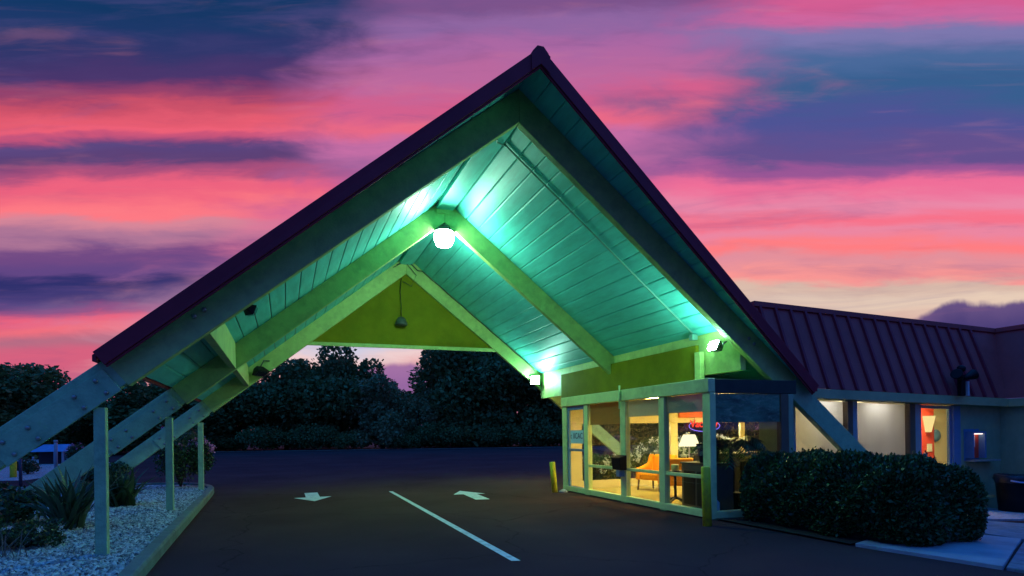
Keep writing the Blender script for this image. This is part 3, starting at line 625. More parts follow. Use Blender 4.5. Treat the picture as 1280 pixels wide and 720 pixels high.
# phone / notice box with shelf
t = thing('wall_phone_box', (15.1, WY, 1.2), 'red-backed wall phone box with white card and metal shelf', 'phone box')
MB().box(14.84, 15.36, WY-.02, WY-.001, .78, 1.52).build('back_plate', BLUE, t, bevel=.006)
MB().box(14.86, 14.90, WY-.2, WY-.022, .84, 1.46).box(15.28, 15.33, WY-.2, WY-.022, .84, 1.46).box(14.9, 15.28, WY-.2, WY-.022, 1.42, 1.46).build('hood', BLUE, t, bevel=.006)
MB().box(14.902, 15.275, WY-.06, WY-.022, .84, 1.418).build('panel', REDW, t)
MB().box(14.99, 15.13, WY-.07, WY-.061, 1.10, 1.36).build('card', mat('white_card', (.75,.75,.72), .7, .1, 30), t)
MB().box(14.92, 15.26, WY-.16, WY-.08, 1.395, 1.415).build('fill_strip', emit('fill_strip_glow', (1.,.8,.7), 2.2), t)  # added glowing strip under the hood, brightens the red panel
MB().box(14.88, 15.78, WY-.24, WY-.001, .76, .80).build('shelf', mat('steel_shelf', (.45,.5,.48), .35, .1, 10, metal=.5), t, bevel=.006)
# twin floods on the mansard
t = thing('twin_spotlight', (14.7, 9.0, 2.3), 'black twin spotlight standing against the purple mansard roof', 'spotlight')
MB().box(14.16, 14.30, 8.99, 9.09, 2.27, 2.74).build('pole', BLACK, t, bevel=.01)
MB().lathe((14.23, 9.04, 2.88), [(.03,-.08),(.075,-.05),(.09,0),(.075,.05),(.03,.08)], 14).build('sensor', BLACK, t, smooth=True)
for s_ in (-1, 1):
    q = Vector((s_*.9, -.25, .35)).to_track_quat('Z', 'Y').to_matrix().to_4x4()
    MB().lathe((0,0,0), [(.05,-.02),(.06,.07),(.12,.27),(.10,.27)], 16).build('lamp_head', BLACK, t, smooth=True, mtx=Matrix.Translation((14.23+s_*.05, 9.02, 2.66)) @ q)
MB().box(14.37, 14.43, 8.99, 9.08, 2.27, 2.60).build('junction_post', mat('white_metal_box', (.55,.55,.55), .5, .1, 8), t, bevel=.008)
# trash can with liner
tx, ty, tz = 15.2, 8.55, dip(15.2, 8.55)
t = thing('trash_can', (tx, ty, tz), 'black trash can with a tied liner against the wing wall', 'trash can')
MB().lathe((tx, ty, tz), [(.28,0),(.30,.02),(.33,.35),(.36,.80),(.37,.81),(.34,.82)], 26).build('bin', BLACK, t, smooth=True)
lb = MB(); seg = 40; rings = []
for (r_, h_, wv) in ((.365,.68,.02), (.385,.76,.015), (.385,.84,.01), (.34,.85,.02), (.15,.83,.02)):
    rings.append([lb.bm.verts.new((tx+(r_+wv*math.sin(k*5.1+h_*40))*math.cos(2*math.pi*k/seg), ty+(r_+wv*math.sin(k*5.1+h_*40))*math.sin(2*math.pi*k/seg), tz+h_+wv*.8*math.sin(k*3.3))) for k in range(seg)])
for a, b in zip(rings, rings[1:]):
    for k_ in range(seg): lb.bm.faces.new((a[k_], a[(k_+1)%seg], b[(k_+1)%seg], b[k_]))
lb.build('liner', mat('dark_liner', (.03,.03,.04), .3, .3, 12), t, smooth=True)
MB().tube([(tx-.37, ty-.12, tz+.74), (tx-.30, ty-.26, tz+.71), (tx-.15, ty-.37, tz+.70), (tx+.05, ty-.41, tz+.71), (tx+.3, ty-.28, tz+.73)], .018, 6).tube([(tx-.14, ty-.38, tz+.70), (tx-.06, ty-.42, tz+.64), (tx-.02, ty-.41, tz+.60)], .014, 6).tube([(tx-.14, ty-.38, tz+.70), (tx-.12, ty-.42, tz+.62)], .014, 6).build('tie', mat('pale_tie', (.35,.45,.75), .4, .1, 10), t, smooth=True)

# ------------------------------------------------------------------ bollards, box on the mullion
def bollard(x, y, h_, lean, label, r_=.075, mt=YBOL):
    t = thing('bollard', (x, y, 0), label, 'bollard', 'yellow bollards by the office')
    M = Matrix.Translation((x, y, 0)) @ Matrix.Rotation(lean, 4, CX if False else Vector((F0.x, F0.y, 0)))
    MB().lathe((0,0,0), [(r_,-.05),(r_,h_-.02),(r_*.85,h_),(r_*.2,h_+.004)], 20).build('post', mt, t, smooth=True, mtx=M, bevel=0)
    return t, M
bollard(6.60, 14.35, .80, R(-4), 'leaning yellow bollard beside the blue office door')
bollard(6.52, 8.16, .98, R(-1), 'upright yellow bollard at the near corner of the office')
MB().lathe((6.78, 14.2, 0), [(.12,.0),(.1,.05),(.03,.09)], 12).build('stone', CONC, None, smooth=True)
tag(bpy.context.scene.objects['stone'], 'small pale stone on the asphalt beside the leaning bollard', 'stone')
t = thing('drop_box', (6.9, 11.6, .9), 'black drop box mounted on the green office mullion', 'box')
MB().hexa([(6.84,11.42,.73),(7.0,11.42,.73),(7.0,11.78,.73),(6.84,11.78,.73)], [(6.80,11.42,1.0),(7.0,11.42,1.06),(7.0,11.78,1.06),(6.80,11.78,1.0)]).build('body', BLACK, t, bevel=.015)
MB().box(6.86, 6.999, 11.52, 11.66, .58, .727).build('bracket', BLUE, t, bevel=.008)

# ------------------------------------------------------------------ signs
def text(s_, size, mt, parent, loc, rot, name, ext=.002, bev=0.):
    cu = bpy.data.curves.new(name, 'FONT'); cu.body = s_; cu.size = size; cu.extrude = ext; cu.bevel_depth = bev; cu.align_x = 'CENTER'; cu.align_y = 'CENTER'
    cu.materials.append(mt); o = bpy.data.objects.new(name, cu); C.objects.link(o)
    o.location = loc; o.rotation_euler = rot; bpy.context.view_layer.update()
    me = bpy.data.meshes.new_from_object(o.evaluated_get(bpy.context.evaluated_depsgraph_get())); me.transform(o.matrix_world)
    bpy.data.objects.remove(o); return link(name, me, None, parent)
t = thing('neon_sign', (11.42, 14.5, 1.72), 'red neon Vacancy sign ringed by blue tube in the office window', 'neon sign')
text('Vacancy', .30, emit('red_neon', (1.,.06,.02), 1.6), t, (11.52, 14.50, 1.76), (R(90), 0, 0), 'lettering', .004, .004)
MB().tube([(11.55+.55*math.cos(a), 14.52, 1.70+.16*math.sin(a)) for a in [R(150)+R(240)*i/40 for i in range(41)]], .011, 8).build('blue_tube', emit('blue_neon', (.30,.22,1.), 1.3), t, smooth=True)
MB().tube([(11.2,14.54,1.8),(11.2,14.54,1.96)], .005, 6).tube([(11.9,14.54,1.8),(11.9,14.54,1.96)], .005, 6).build('hanger', BLACK, t)
t = thing('door_sign', (7.02, 13.95, 1.4), 'pale paper sign with dark lettering on the blue office door', 'sign')
MB().box(7.045, 7.05, 13.56, 14.28, 1.28, 1.62).build('sheet', mat('pale_sheet', (.55,.72,.78), .6, .05, 6), t)
text('c IICAC', .21, mat('dark_lettering', (.02,.06,.12), .6), t, (7.042, 13.92, 1.47), (R(90), 0, R(-90)), 'lettering', .001)

# ------------------------------------------------------------------ office furniture
def armchair(x, y, rot, mt, label):
    t = thing('armchair', (x, y, .03), label, 'armchair', 'armchairs in the office')
    M = Matrix.Translation((x, y, .03)) @ Matrix.Rotation(rot, 4, 'Z')
    MB().box(-.30,.30,-.30,.30,.27,.46).build('seat', mt, t, bevel=.05, mtx=M)
    MB().hexa([(-.36,.22,.27),(.36,.22,.27),(.36,.36,.27),(-.36,.36,.27)], [(-.34,.30,.92),(.34,.30,.92),(.34,.42,.92),(-.34,.42,.92)]).build('backrest', mt, t, bevel=.05, mtx=M)
    for s_ in (-1, 1):
        MB().prism_x([(-.32,.27),(-.32,.58),(-.1,.62),(.14,.70),(.22,.92),(.36,.92),(.30,.27)], min(s_*.33, s_*.43), max(s_*.33, s_*.43)).build('arm', mt, t, bevel=.035, mtx=M)
        for yy in (-.27, .28):
            MB().tube([(s_*.34, yy, .27), (s_*.36, yy*1.08, 0)], [.03,.018], 8).build('leg', WOOD, t, smooth=True, mtx=M)
armchair(9.05, 13.35, R(-75), ORANGE, 'orange wing armchair behind the middle office pane')
armchair(8.62, 11.85, R(150), ORANGE, 'orange armchair with its back to the small table')
t = thing('pedestal_table', (7.75, 10.72, .03), 'small dark pedestal table with spread feet behind the glass', 'table')
MB().lathe((7.75,10.72,0), [(.17,.70),(.18,.72),(.17,.735)], 22).build('top', WOOD, t, smooth=True)
MB().tube([(7.75,10.72,.7),(7.75,10.72,.12)], .028, 10).build('stem', BLACK, t, smooth=True)
for k_ in range(4):
    a = k_*math.pi/2+.5; MB().tube([(7.75,10.72,.16),(7.75+.2*math.cos(a),10.72+.2*math.sin(a),.10),(7.75+.3*math.cos(a),10.72+.3*math.sin(a),.045)], [.03,.024,.018], 8).build('leg', BLACK, t, smooth=True)
MB().lathe((7.75,10.72,.736), [(.075,0),(.08,.01),(.08,.12),(.07,.13)], 18).build('candle', mat('cream_wax', (.75,.66,.3), .5, .05, 5), None, smooth=True)
tag(bpy.context.scene.objects['candle'], 'short cream candle on the small pedestal table', 'candle')
t = thing('table_lamp', (9.3, 11.2, .03), 'lamp with a lit pleated white shade behind the potted fern', 'lamp')
lx, ly = 9.05, 11.95
MB().lathe((lx,ly,0), [(.25,1.20),(.14,1.48),(.12,1.48)], 26).build('shade', emit('lampshade_glow', (1.,.84,.5), 1.7), t, smooth=True)
MB().lathe((lx,ly,0), [(.12,.035),(.12,.06),(.025,.09),(.02,1.4)], 14).build('stand', BOLT, t, smooth=True)
MB().lathe((lx,ly,0), [(.012,1.48),(.02,1.51),(.008,1.54)], 8).build('finial', BOLT, t, smooth=True)
cb = thing('cabinet', (7.5, 9.4, .03), 'taupe cabinet with dark inset panels behind the corner pane', 'cabinet')
MB().box(7.32, 7.78, 8.98, 9.92, .03, .93).build('body', CABM, cb, bevel=.01)
MB().box(7.312, 7.319, 9.06, 9.44, .15, .80).box(7.312, 7.319, 9.50, 9.84, .15, .80).build('door_panel', BLACK, cb)
MB().box(7.30, 7.80, 8.96, 9.94, .932, .965).build('top', WOOD, cb, bevel=.008)
ct = thing('reception_counter', (9, 10.2, .03), 'brown reception counter with dark panels behind the palm', 'counter')
MB().box(8.05, 10.6, 10.0, 10.5, .03, 1.06).build('body', CABM, ct, bevel=.01)
MB().box(8.0, 10.65, 9.95, 10.55, 1.062, 1.10).build('top', WOOD, ct, bevel=.008)
for x_ in (8.2, 8.85, 9.5): MB().box(x_, x_+.45, 9.988, 9.997, .18, .92).build('panel', BLACK, ct)

# ------------------------------------------------------------------ foliage builders
def rot_basis(n, tilt=None):
    a = np.random.normal(size=(n,3)); a /= np.linalg.norm(a, axis=1, keepdims=True)
    b = np.random.normal(size=(n,3)); b -= a*(a*b).sum(1, keepdims=True); b /= np.linalg.norm(b, axis=1, keepdims=True)
    return a, b
def leaves(P, size, aspect=.55, a=None, jitter=.35):
    n = len(P); A, B = rot_basis(n)
    if a is not None:
        A = a+np.random.normal(0, jitter, (n,3)); A /= np.linalg.norm(A, axis=1, keepdims=True)
        B = np.random.normal(size=(n,3)); B -= A*(A*B).sum(1, keepdims=True); B /= np.linalg.norm(B, axis=1, keepdims=True)
    s = size*(.6+.8*np.random.rand(n,1))
    V = np.stack([P-A*s*.5, P+B*s*aspect*.5, P+A*s*.5, P-B*s*aspect*.5], 1).reshape(-1,3)
    return V, np.arange(4*n).reshape(-1,4)
def blob_points(lobes, n):
    """points scattered near the shells of ellipsoid lobes (cx,cy,cz,rx,ry,rz)"""
    w = np.array([l[3]*l[4]*l[5] for l in lobes])**.67; w /= w.sum(); out = []
    for l, c in zip(lobes, np.random.multinomial(n, w)):
        d_ = np.random.normal(size=(c,3)); d_ /= np.linalg.norm(d_, axis=1, keepdims=True)
        r_ = (.55+.5*np.random.rand(c,1)**.6)*(1+.10*np.random.normal(size=(c,1)))
        out.append(np.array(l[:3])+d_*r_*np.array(l[3:]))
    return np.concatenate(out)
def crown_lobes(w, h, z0, n, seed):
    rg = np.random.RandomState(seed); L = [(0,0,z0+h*.45,w*.32,w*.32,h*.42)]
    for i in range(n):
        a = rg.rand()*6.28; zz = rg.rand(); rr = w*.5*(.35+.6*math.sin(math.pi*(.15+.7*zz)))*(.55+.5*rg.rand())
        s = w*(.10+.13*rg.rand()); L.append((rr*math.cos(a), rr*math.sin(a), z0+h*(.06+.88*zz), s, s, s*(.75+.4*rg.rand())))
    return L
def tree(name, w, h, z0, n, nl, size, seed, lm, label, loc, group, rz=0.):
    np.random.seed(seed); rg = random.Random(seed)
    t = thing(name, loc, label, 'tree', group); t.rotation_euler.z = rz
    tr_ = MB(); tr_.tube([(0,0,-.3),(.1,.05,h*.2+z0*.5),(0,.1,z0+h*.55)], [.26,.2,.07], 8)
    for i in range(7):
        a = rg.random()*6.28; z_ = z0*.8+h*(.1+.4*rg.random()); l = w*(.25+.15*rg.random())
        tr_.tube([(0.05,.05,z_*.85), (l*.5*math.cos(a), l*.5*math.sin(a), z_+.5), (l*math.cos(a), l*math.sin(a), z_+1.4)], [.11,.07,.02], 6)
    T = tr_.build('trunk', BARK, None, smooth=True); T.parent = t
    P = blob_points(crown_lobes(w, h, z0, n, seed), nl)
    P = P[P[:,2] > .15]
    v, q = leaves(P, size, .6); c = npmesh('crown', v, q, lm); c.parent = t
    return t
def copy_tree(src, loc, sc, rz, label):
    r_ = src.copy(); C.objects.link(r_); r_.location = loc; r_.scale = sc; r_.rotation_euler.z = rz; r_['label'] = label
    for ch in list(src.children):
        c = ch.copy(); C.objects.link(c); c.parent = r_
    return r_
GT = 'trees along the far edge of the lot'
d1, d2 = 66., 78.
def top(px, y, d): return 1.6+(540-.014*(px-640)-y)/FPX*d
big = tree('broadleaf_tree', 11., top(585,434,d1)-.2, .2, 44, 22000, .50, 11, L_TREE, 'tallest dark tree behind the driveway, right of the gap of sky', far(588,d1), GT)
midt = tree('broadleaf_tree', 9., top(362,450,d1)-.3, .3, 40, 19000, .46, 12, L_TREE, 'dark round tree showing just under the left farthest rafter', far(358,d1), GT, 1.)
pale = tree('broadleaf_tree', 6.6, top(480,472,62.5)-.2, .2, 30, 13000, .36, 13, L_PALE, 'paler grey-green tree in front of the dark trees', far(478,62.5), GT)
hs = lambda src, base, px, y, d, wf: (wf, wf, top(px, y, d)/base)
Bh, Mh, Ph = top(585,434,d1), top(362,450,d1), top(480,472,62.5)
for (src, base, px, y, d, wf, rz, lab) in (
    (midt, Mh, 425, 445, d1, 1.0, 2., 'dark twin-topped tree left of the paler tree'),
    (pale, Ph, 523, 487, 64., .85, 2.2, 'dull green tree between the paler tree and the tallest tree'),
    (big, Bh, 655, 440, d1, .95, 2.6, 'broad dark tree partly behind the farthest right rafter'),
    (midt, Mh, 705, 462, d1, 1.0, 3.4, 'dark tree behind the far corner of the office'),
    (midt, Mh, 305, 485, d1, 1.05, 4.4, 'dark tree behind the lower part of the farthest left rafter'),
    (big, Bh, 240, 476, d1, .85, 5.1, 'dark tree above the pink flowering bush'),
    (midt, Mh, 185, 478, 58., 1.1, .6, 'dark tree showing between the front left legs'),
    (big, Bh, 125, 506, 62., .8, 1.6, 'dark tree behind the front left post'),
    (big, Bh, -14, 458, 48., .95, 3.0, 'dark round tree at the left edge against the pink sky'),
    (midt, Mh, -50, 470, 46., .95, 2.0, 'dark tree cut by the left edge'),
    (midt, Mh, 395, 478, d2, 1.1, 5.5, 'tree set back behind the dark round pair'),
    (midt, Mh, 555, 470, d2, 1.2, .9, 'tree set back behind the tallest tree'),
    (big, Bh, 770, 480, d1, 1., 1.2, 'dark tree seen through the office glass'),
    (big, Bh, 850, 480, d1, 1., 4.2, 'dark tree seen through the near office panes'),
    (midt, Mh, 935, 485, d1, 1.1, 3.9, 'dark tree behind the office palm'),
    ): copy_tree(src, far(px, d), hs(src, base, px, y, d, wf), rz, lab)
# understorey shrubs along the far kerb
def shrub(name, loc, w, h, nl, size, seed, lm, label, group=None, flowers=None, nf=0, fsize=.08, cat='shrub', stem=True):
    np.random.seed(seed); t = thing(name, loc, label, cat, group); rg = np.random.RandomState(seed)
    L = [(0,0,h*.5,w*.38,w*.38,h*.42)]+[(w*.3*math.cos(a), w*.3*math.sin(a), h*(.3+.45*rg.rand()), w*.2, w*.2, h*.24) for a in rg.rand(9)*6.28]
    P = blob_points(L, nl); P = P[P[:,2] > .02]; v, q = leaves(P, size, .5); o = npmesh('foliage', v, q, lm); o.parent = t
    if stem:
        s_ = MB()
        for k_ in range(6):
            a = rg.rand()*6.28; s_.tube([(0,0,-.02),(w*.12*math.cos(a), w*.12*math.sin(a), h*.35),(w*.28*math.cos(a), w*.28*math.sin(a), h*.75)], [.025,.018,.006], 6)
        b_ = s_.build('stem', BARK, None, smooth=True); b_.parent = t
    if flowers:
        V = []; Q = []
        d_ = rg.normal(size=(nf,3)); d_[:,2] = np.abs(d_[:,2])*.9; d_ /= np.linalg.norm(d_, axis=1, keepdims=True)
        for i in range(nf):
            l = L[rg.randint(len(L))]; c = np.array(l[:3])+d_[i]*np.array(l[3:])*1.05
            Pn = c+rg.normal(0, fsize*.27, (34,3)); vv_, qq = leaves(Pn, fsize*.33, .9); V.append(vv_); Q.append(qq+136*i)
        f = npmesh('blossoms', np.concatenate(V), np.concatenate(Q), flowers); f.parent = t
    return t
us = shrub('understorey_shrub', far(330,61.8), 6., 2.9, 4500, .26, 41, L_TREE, 'low dark shrub under the trees along the far kerb', 'low shrubs under the far trees')
for i, (px, sc) in enumerate(((265,.9),(392,1.),(440,.8),(505,.9),(560,1.05),(612,.9),(668,1.1),(205,1.),(150,.9),(740,1.1),(820,1.),(900,1.1))):
    copy_tree(us, far(px, 61.8), (sc, sc, sc*(.8+.35*((i*37)%10)/10)), i*1.3, 'low dark shrub under the trees along the far kerb')
# hedge
def hedge():
    np.random.seed(5)
    x0, x1, y0, y1, h_ = 7.22, 9.12, 5.34, 8.42, 1.11
    t = thing('clipped_hedge', (8, 6.9, 0), 'dense clipped hedge with a rounded end in front of the wing windows', 'hedge')
    n = 46000; c = np.array([(x0+x1)/2, (y0+y1)/2, h_/2-.05]); hf = np.array([(x1-x0)/2, (y1-y0)/2, h_/2+.05]); r_ = .50
    P = []; Nn = []
    while len(P) < n:
        p = (np.random.rand(3)*2-1)*hf; f = np.random.randint(3)
        # pick faces by area
        ar = np.array([hf[1]*hf[2], hf[0]*hf[2], hf[0]*hf[1]]); f = np.random.choice(3, p=ar/ar.sum()); p[f] = hf[f]*(1 if np.random.rand() < .5 else -1)
        if f == 2 and p[2] < 0: continue
        qn = np.clip(p, -(hf-r_), hf-r_); dv = p-qn; l = np.linalg.norm(dv)
        if l < 1e-6: continue
        nn = dv/l; p = qn+nn*r_
        w_ = c+p; bu = .07*math.sin(w_[0]*5+1.3*math.sin(w_[1]*4))+.04*math.sin(w_[1]*7+w_[2]*6)+.03*math.sin(w_[2]*9+w_[0]*3)
        w_ = w_+nn*(bu-.10*np.random.rand()**2+.015*np.random.normal()); 
        if w_[2] < dip(w_[0], w_[1])+.02: continue
        P.append(w_); Nn.append(nn)
    P = np.array(P); Nn = np.array(Nn)
    up = Nn+np.array([0,0,.5]); v, q = leaves(P, .062, .55, up, .7); o = npmesh('foliage', v, q, L_HEDGE, t)
    # sprigs that break the clipped outline
    V = []; tp = P[(Nn[:,2] > .5)]; tp = tp[np.random.choice(len(tp), 420)]
    Ps = np.concatenate([tp+np.array([0,0,k_*.022])+np.random.normal(0,.012,tp.shape) for k_ in range(4)])
    v, q = leaves(Ps, .05, .5, np.tile([0,0,1.], (len(Ps),1)), .6); npmesh('sprigs', v, q, L_HEDGE, t)
    core = MB(); core.box(x0+.22, x1-.22, y0+.22, y1-.22, -.05, h_-.2).build('dark_core', mat('hedge_core', (.006,.010,.006), 1., .2, 9), t, bevel=.2)  # near-black block filling the hedge behind the leaves
hedge()
# flax clumps
def flax(name, x, y, n, L_, seed, label, spread=1., lm=L_FLAX, z=.09, width=.042):
    rg = np.random.RandomState(seed); t = thing(name, (x, y, z), label, 'plant', 'strappy plants in the gravel bed'); V = []; Q = []; c = 0
    for i in range(n):
        a = rg.rand()*6.28; out = (.12+.75*rg.rand()**.9)*spread; l = L_*(.6+.45*rg.rand()); w = width*(.7+.6*rg.rand()); droop = rg.rand()**2*.5
        bx, by = .12*rg.normal(), .12*rg.normal(); dx, dy = math.cos(a), math.sin(a); tw = rg.normal()*.5
        px, py = -dy*math.cos(tw)+dx*math.sin(tw)*.3, dx*math.cos(tw)+dy*math.sin(tw)*.3
        K = 7
        for k_ in range(K):
            s = k_/(K-1); rad = out*l*(s**1.25); zz = l*(s-droop*s**3*.8-.25*out*s*s)*(1-.2*out)
            ww = w*(1-.15*(1-s))*(1-s**2.5)+.001; cx, cy = bx+dx*rad, by+dy*rad
            V += [(cx-px*ww, cy-py*ww, zz+ww*.35), (cx, cy, zz), (cx+px*ww, cy+py*ww, zz+ww*.35)]
        for k_ in range(K-1):
            for j in (0, 1): Q.append((c+3*k_+j, c+3*k_+j+1, c+3*k_+j+4, c+3*k_+j+3))
        c += 3*K
    o = npmesh('leaves', V, Q, lm, None, True); o.parent = t; return t
flax('flax_plant', -3.42, 12.0, 105, 1.35, 3, 'large spiky flax clump between the front legs')
flax('flax_plant', -3.38, 15.4, 90, 1.05, 4, 'darker broad flax clump behind the front left post', 1.0, L_BUSH, width=.07)
shrub('leafy_shrub', (-4.75, 13.0, .09), 1.5, .72, 4200, .10, 21, L_BUSH, 'dark leafy shrub at the left edge of the gravel bed')
shrub('leafy_shrub', (-4.5, 11.6, .09), 1.1, .58, 2600, .09, 22, L_BUSH, 'smaller leafy shrub left of the large flax clump')
shrub('flowering_groundcover', (-3.35, 10.2, .09), .95, .36, 2600, .06, 23, L_BUSH, 'low groundcover with a few white flowers beside the front post', None, WHITEF, 14, .06, 'plant')
flax('dry_tuft', -3.35, 9.35, 26, .62, 8, 'sparse tuft of dry pale stems at the bottom left', 1.1, DRY, width=.008)
shrub('rose_bush', (-2.95, 20.35, .09), 1.8, 1.98, 8000, .085, 24, L_BUSH, 'tall rose bush with pink blooms beside the farthest post', None, PINKF, 34, .16, 'bush')
p = far(98, 25); shrub('rose_bush', (p[0], p[1], 0), 1.1, 1.45, 3600, .08, 27, L_BUSH, 'bush with small purple-pink flowers seen above the second leg', None, PINKF, 16, .07, 'bush')
shrub('leafy_shrub', (-4.4, 18.4, .09), 1.3, .9, 3500, .085, 28, L_BUSH, 'dark low shrub between the legs and the rose bush')
p = far(34, 27); shrub('round_shrub', (p[0], p[1], 0), 1.0, .75, 1800, .09, 25, L_BUSH, 'small round shrub on the far gravel')
# white flowering bush outside the office end window
for i, (x, y, w, h_, nf) in enumerate(((8.6,15.6,1.7,.98,60),(10.7,15.9,1.9,1.45,80),(12.6,15.9,1.9,1.4,60))):
    shrub('hydrangea_bush', (x, y, 0), w, h_, 5000, .10, 31+i, L_PALM, ('white flowering bush nearest the yellow leg outside the end window', 'white flowering bush behind the orange armchair outside the end window', 'white flowering bush outside the end window behind the palm')[i], 'white flowering bushes', WHITEF, nf, .17, 'bush')
# potted palm and fern
def palm(name, x, y, z, n, l, label, hh, group=None):
    rg = np.random.RandomState(int(x*10)); t = thing(name, (x, y, z), label, 'potted plant', group)
    M = Matrix.Translation((x, y, z))
    MB().lathe((0,0,0), [(.15,0),(.17,.02),(.22,.34),(.235,.36),(.2,.36)], 22).build('pot', BLACK, t, smooth=True, mtx=M)
    if hh > .5: MB().tube([(0,0,.3),(.03,.02,hh*.6),(.0,.03,hh)], [.045,.04,.03], 8).build('stem', BARK, t, smooth=True, mtx=M)
    V = []; Q = []; c = 0
    for i in range(n):
        a = 6.28*i/n+rg.rand()*.5; el = .35+.9*rg.rand(); L_ = l*(.75+.4*rg.rand()); dx, dy = math.cos(a), math.sin(a)
        pts_ = [np.array([dx*L_*s*math.cos(el*.6), dy*L_*s*math.cos(el*.6), hh+L_*(math.sin(el)*s-.9*s*s)]) for s in np.linspace(0,1,16)]
        for k_ in range(1, 16):
            tg = pts_[k_]-pts_[k_-1]; tg /= np.linalg.norm(tg); sd = np.cross(tg, [0,0,1]); sd /= np.linalg.norm(sd)
            ll = L_*.38*math.sin(math.pi*(.12+.83*k_/16))
            for s_ in (-1, 1):
                tip = pts_[k_]+(sd*s_*.75+tg*.5)*ll+np.array([0,0,-.35*ll]); w = .016+.012*L_
                V += [pts_[k_]-tg*w, pts_[k_]+tg*w, tip+tg*w*.2, tip-tg*w*.2]; Q.append((c, c+1, c+2, c+3)); c += 4
    npmesh('fronds', np.array(V)+np.array([x, y, z]), Q, L_PALM, t); return t
palm('potted_palm', 8.02, 9.3, .03, 28, .80, 'tall potted palm behind the side glass', 1.22)
palm('potted_fern', 7.52, 9.35, .965, 22, .30, 'potted fern on top of the taupe cabinet', .30)
t = thing('plastic_jug', (7.28, 8.86, .03), 'pale blue plastic container on the floor inside the corner glass', 'container')
MB().lathe((7.28, 8.88, .03), [(.07,0),(.075,.01),(.075,.24),(.03,.29),(.03,.32)], 16).build('body', mat('pale_plastic', (.55,.75,.85), .4, .05, 5), t, smooth=True)
MB().lathe((7.28, 8.88, .352), [(.034,0),(.034,.03)], 12).build('cap', BLUE, t, smooth=True)

# ------------------------------------------------------------------ far left: posts, bollard, shed
t, M_ = bollard(*far(16, 25)[:2], .92, 0, 'weathered yellow bollard on the gravel at far left', .12)
def pole(px, d, h_, r_, mt, label):
    p = far(px, d); o = thing('marker_post', (p[0], p[1], 0), label, 'post')
    MB().lathe((p[0], p[1], 0), [(r_,-.05),(r_,h_),(r_*.7,h_+.02)], 10).build('pole', mt, o, smooth=True)
    MB().lathe((p[0], p[1], 0), [(r_*1.15,h_-.08),(r_*1.15,h_+.024)], 10).build('cap', mt, o, smooth=True)
PALEB = mat('pale_post_paint', (.26,.34,.38), .5, .1, 6)
pole(69.5, 26, 1.5, .07, PALEB, 'tall pale post rising behind the front left leg')
pole(41, 34, .55, .05, PALEB, 'short pale stake on the far gravel')
pole(25, 20, 1.02, .05, mat('dark_blue_post', (.05,.07,.12), .5, .1, 6), 'dark slim post beside the weathered bollard')
sh = far(70, 38); rzs = -YAW
t = thing('low_shed', (sh[0], sh[1], 0), 'low shed with pale blue roof on white posts beyond the gravel', 'shed'); M = Matrix.Translation((sh[0], sh[1], 0)) @ Matrix.Rotation(rzs, 4, 'Z')
MB().hexa([(-1.0,-.9,.78),(1.1,-.9,.78),(1.1,.9,.78),(-1.0,.9,.78)], [(-.7,-.1,1.22),(.9,-.1,1.22),(.9,.1,1.22),(-.7,.1,1.22)]).build('roof', mat('blue_roof_sheet', (.15,.28,.46), .6, .2, 3), t, mtx=M)
MB().box(-.8,.55,-.4,.6,0,.776).build('wall', mat('dark_shed_wall', (.03,.03,.035), .8, .2, 6), t, mtx=M)
MB().box(.62,1.05,-.3,.6,.1,.776).build('panel', PALEB, t, mtx=M)
for x_ in (.5, 1.0): MB().box(x_-.04, x_+.04, -.84, -.76, 0, .776).build('post', PALEB, t, mtx=M)

# ------------------------------------------------------------------ sky
W = bpy.data.worlds.new('World'); S.world = W; W.use_nodes = True; nt = W.node_tree; nt.nodes.clear(); L = nt.links.new
class E_:
    def __init__(s, sock): s.s = sock
def M_(op, a, b=None, c=None, clamp=False):
    n = nt.nodes.new('ShaderNodeMath'); n.operation = op; n.use_clamp = clamp
    for i, v in enumerate((a, b, c)):
        if v is None: continue
        if isinstance(v, (int, float)): n.inputs[i].default_value = v
        else: L(v, n.inputs[i])
    return n.outputs[0]
def sstep(x, a, b):
    n = nt.nodes.new('ShaderNodeMapRange'); n.interpolation_type = 'SMOOTHSTEP'; L(x, n.inputs[0]); n.inputs[1].default_value = a; n.inputs[2].default_value = b; return n.outputs[0]
def mixc(f, a, b):
    n = nt.nodes.new('ShaderNodeMix'); n.data_type = 'RGBA'
    for i, v in ((0, f), (6, a), (7, b)):
        if isinstance(v, (int, float)): n.inputs[i].default_value = v
        elif isinstance(v, tuple): n.inputs[i].default_value = v
        else: L(v, n.inputs[i])
    return n.outputs[2]
tc = nt.nodes.new('ShaderNodeTexCoord'); sx = nt.nodes.new('ShaderNodeSeparateXYZ'); L(tc.outputs['Generated'], sx.inputs[0]); x_, y_, z_ = sx.outputs
fw_ = M_('ADD', M_('MULTIPLY', x_, F0.x), M_('MULTIPLY', y_, F0.y)); rt_ = M_('ADD', M_('MULTIPLY', x_, R0.x), M_('MULTIPLY', y_, R0.y))
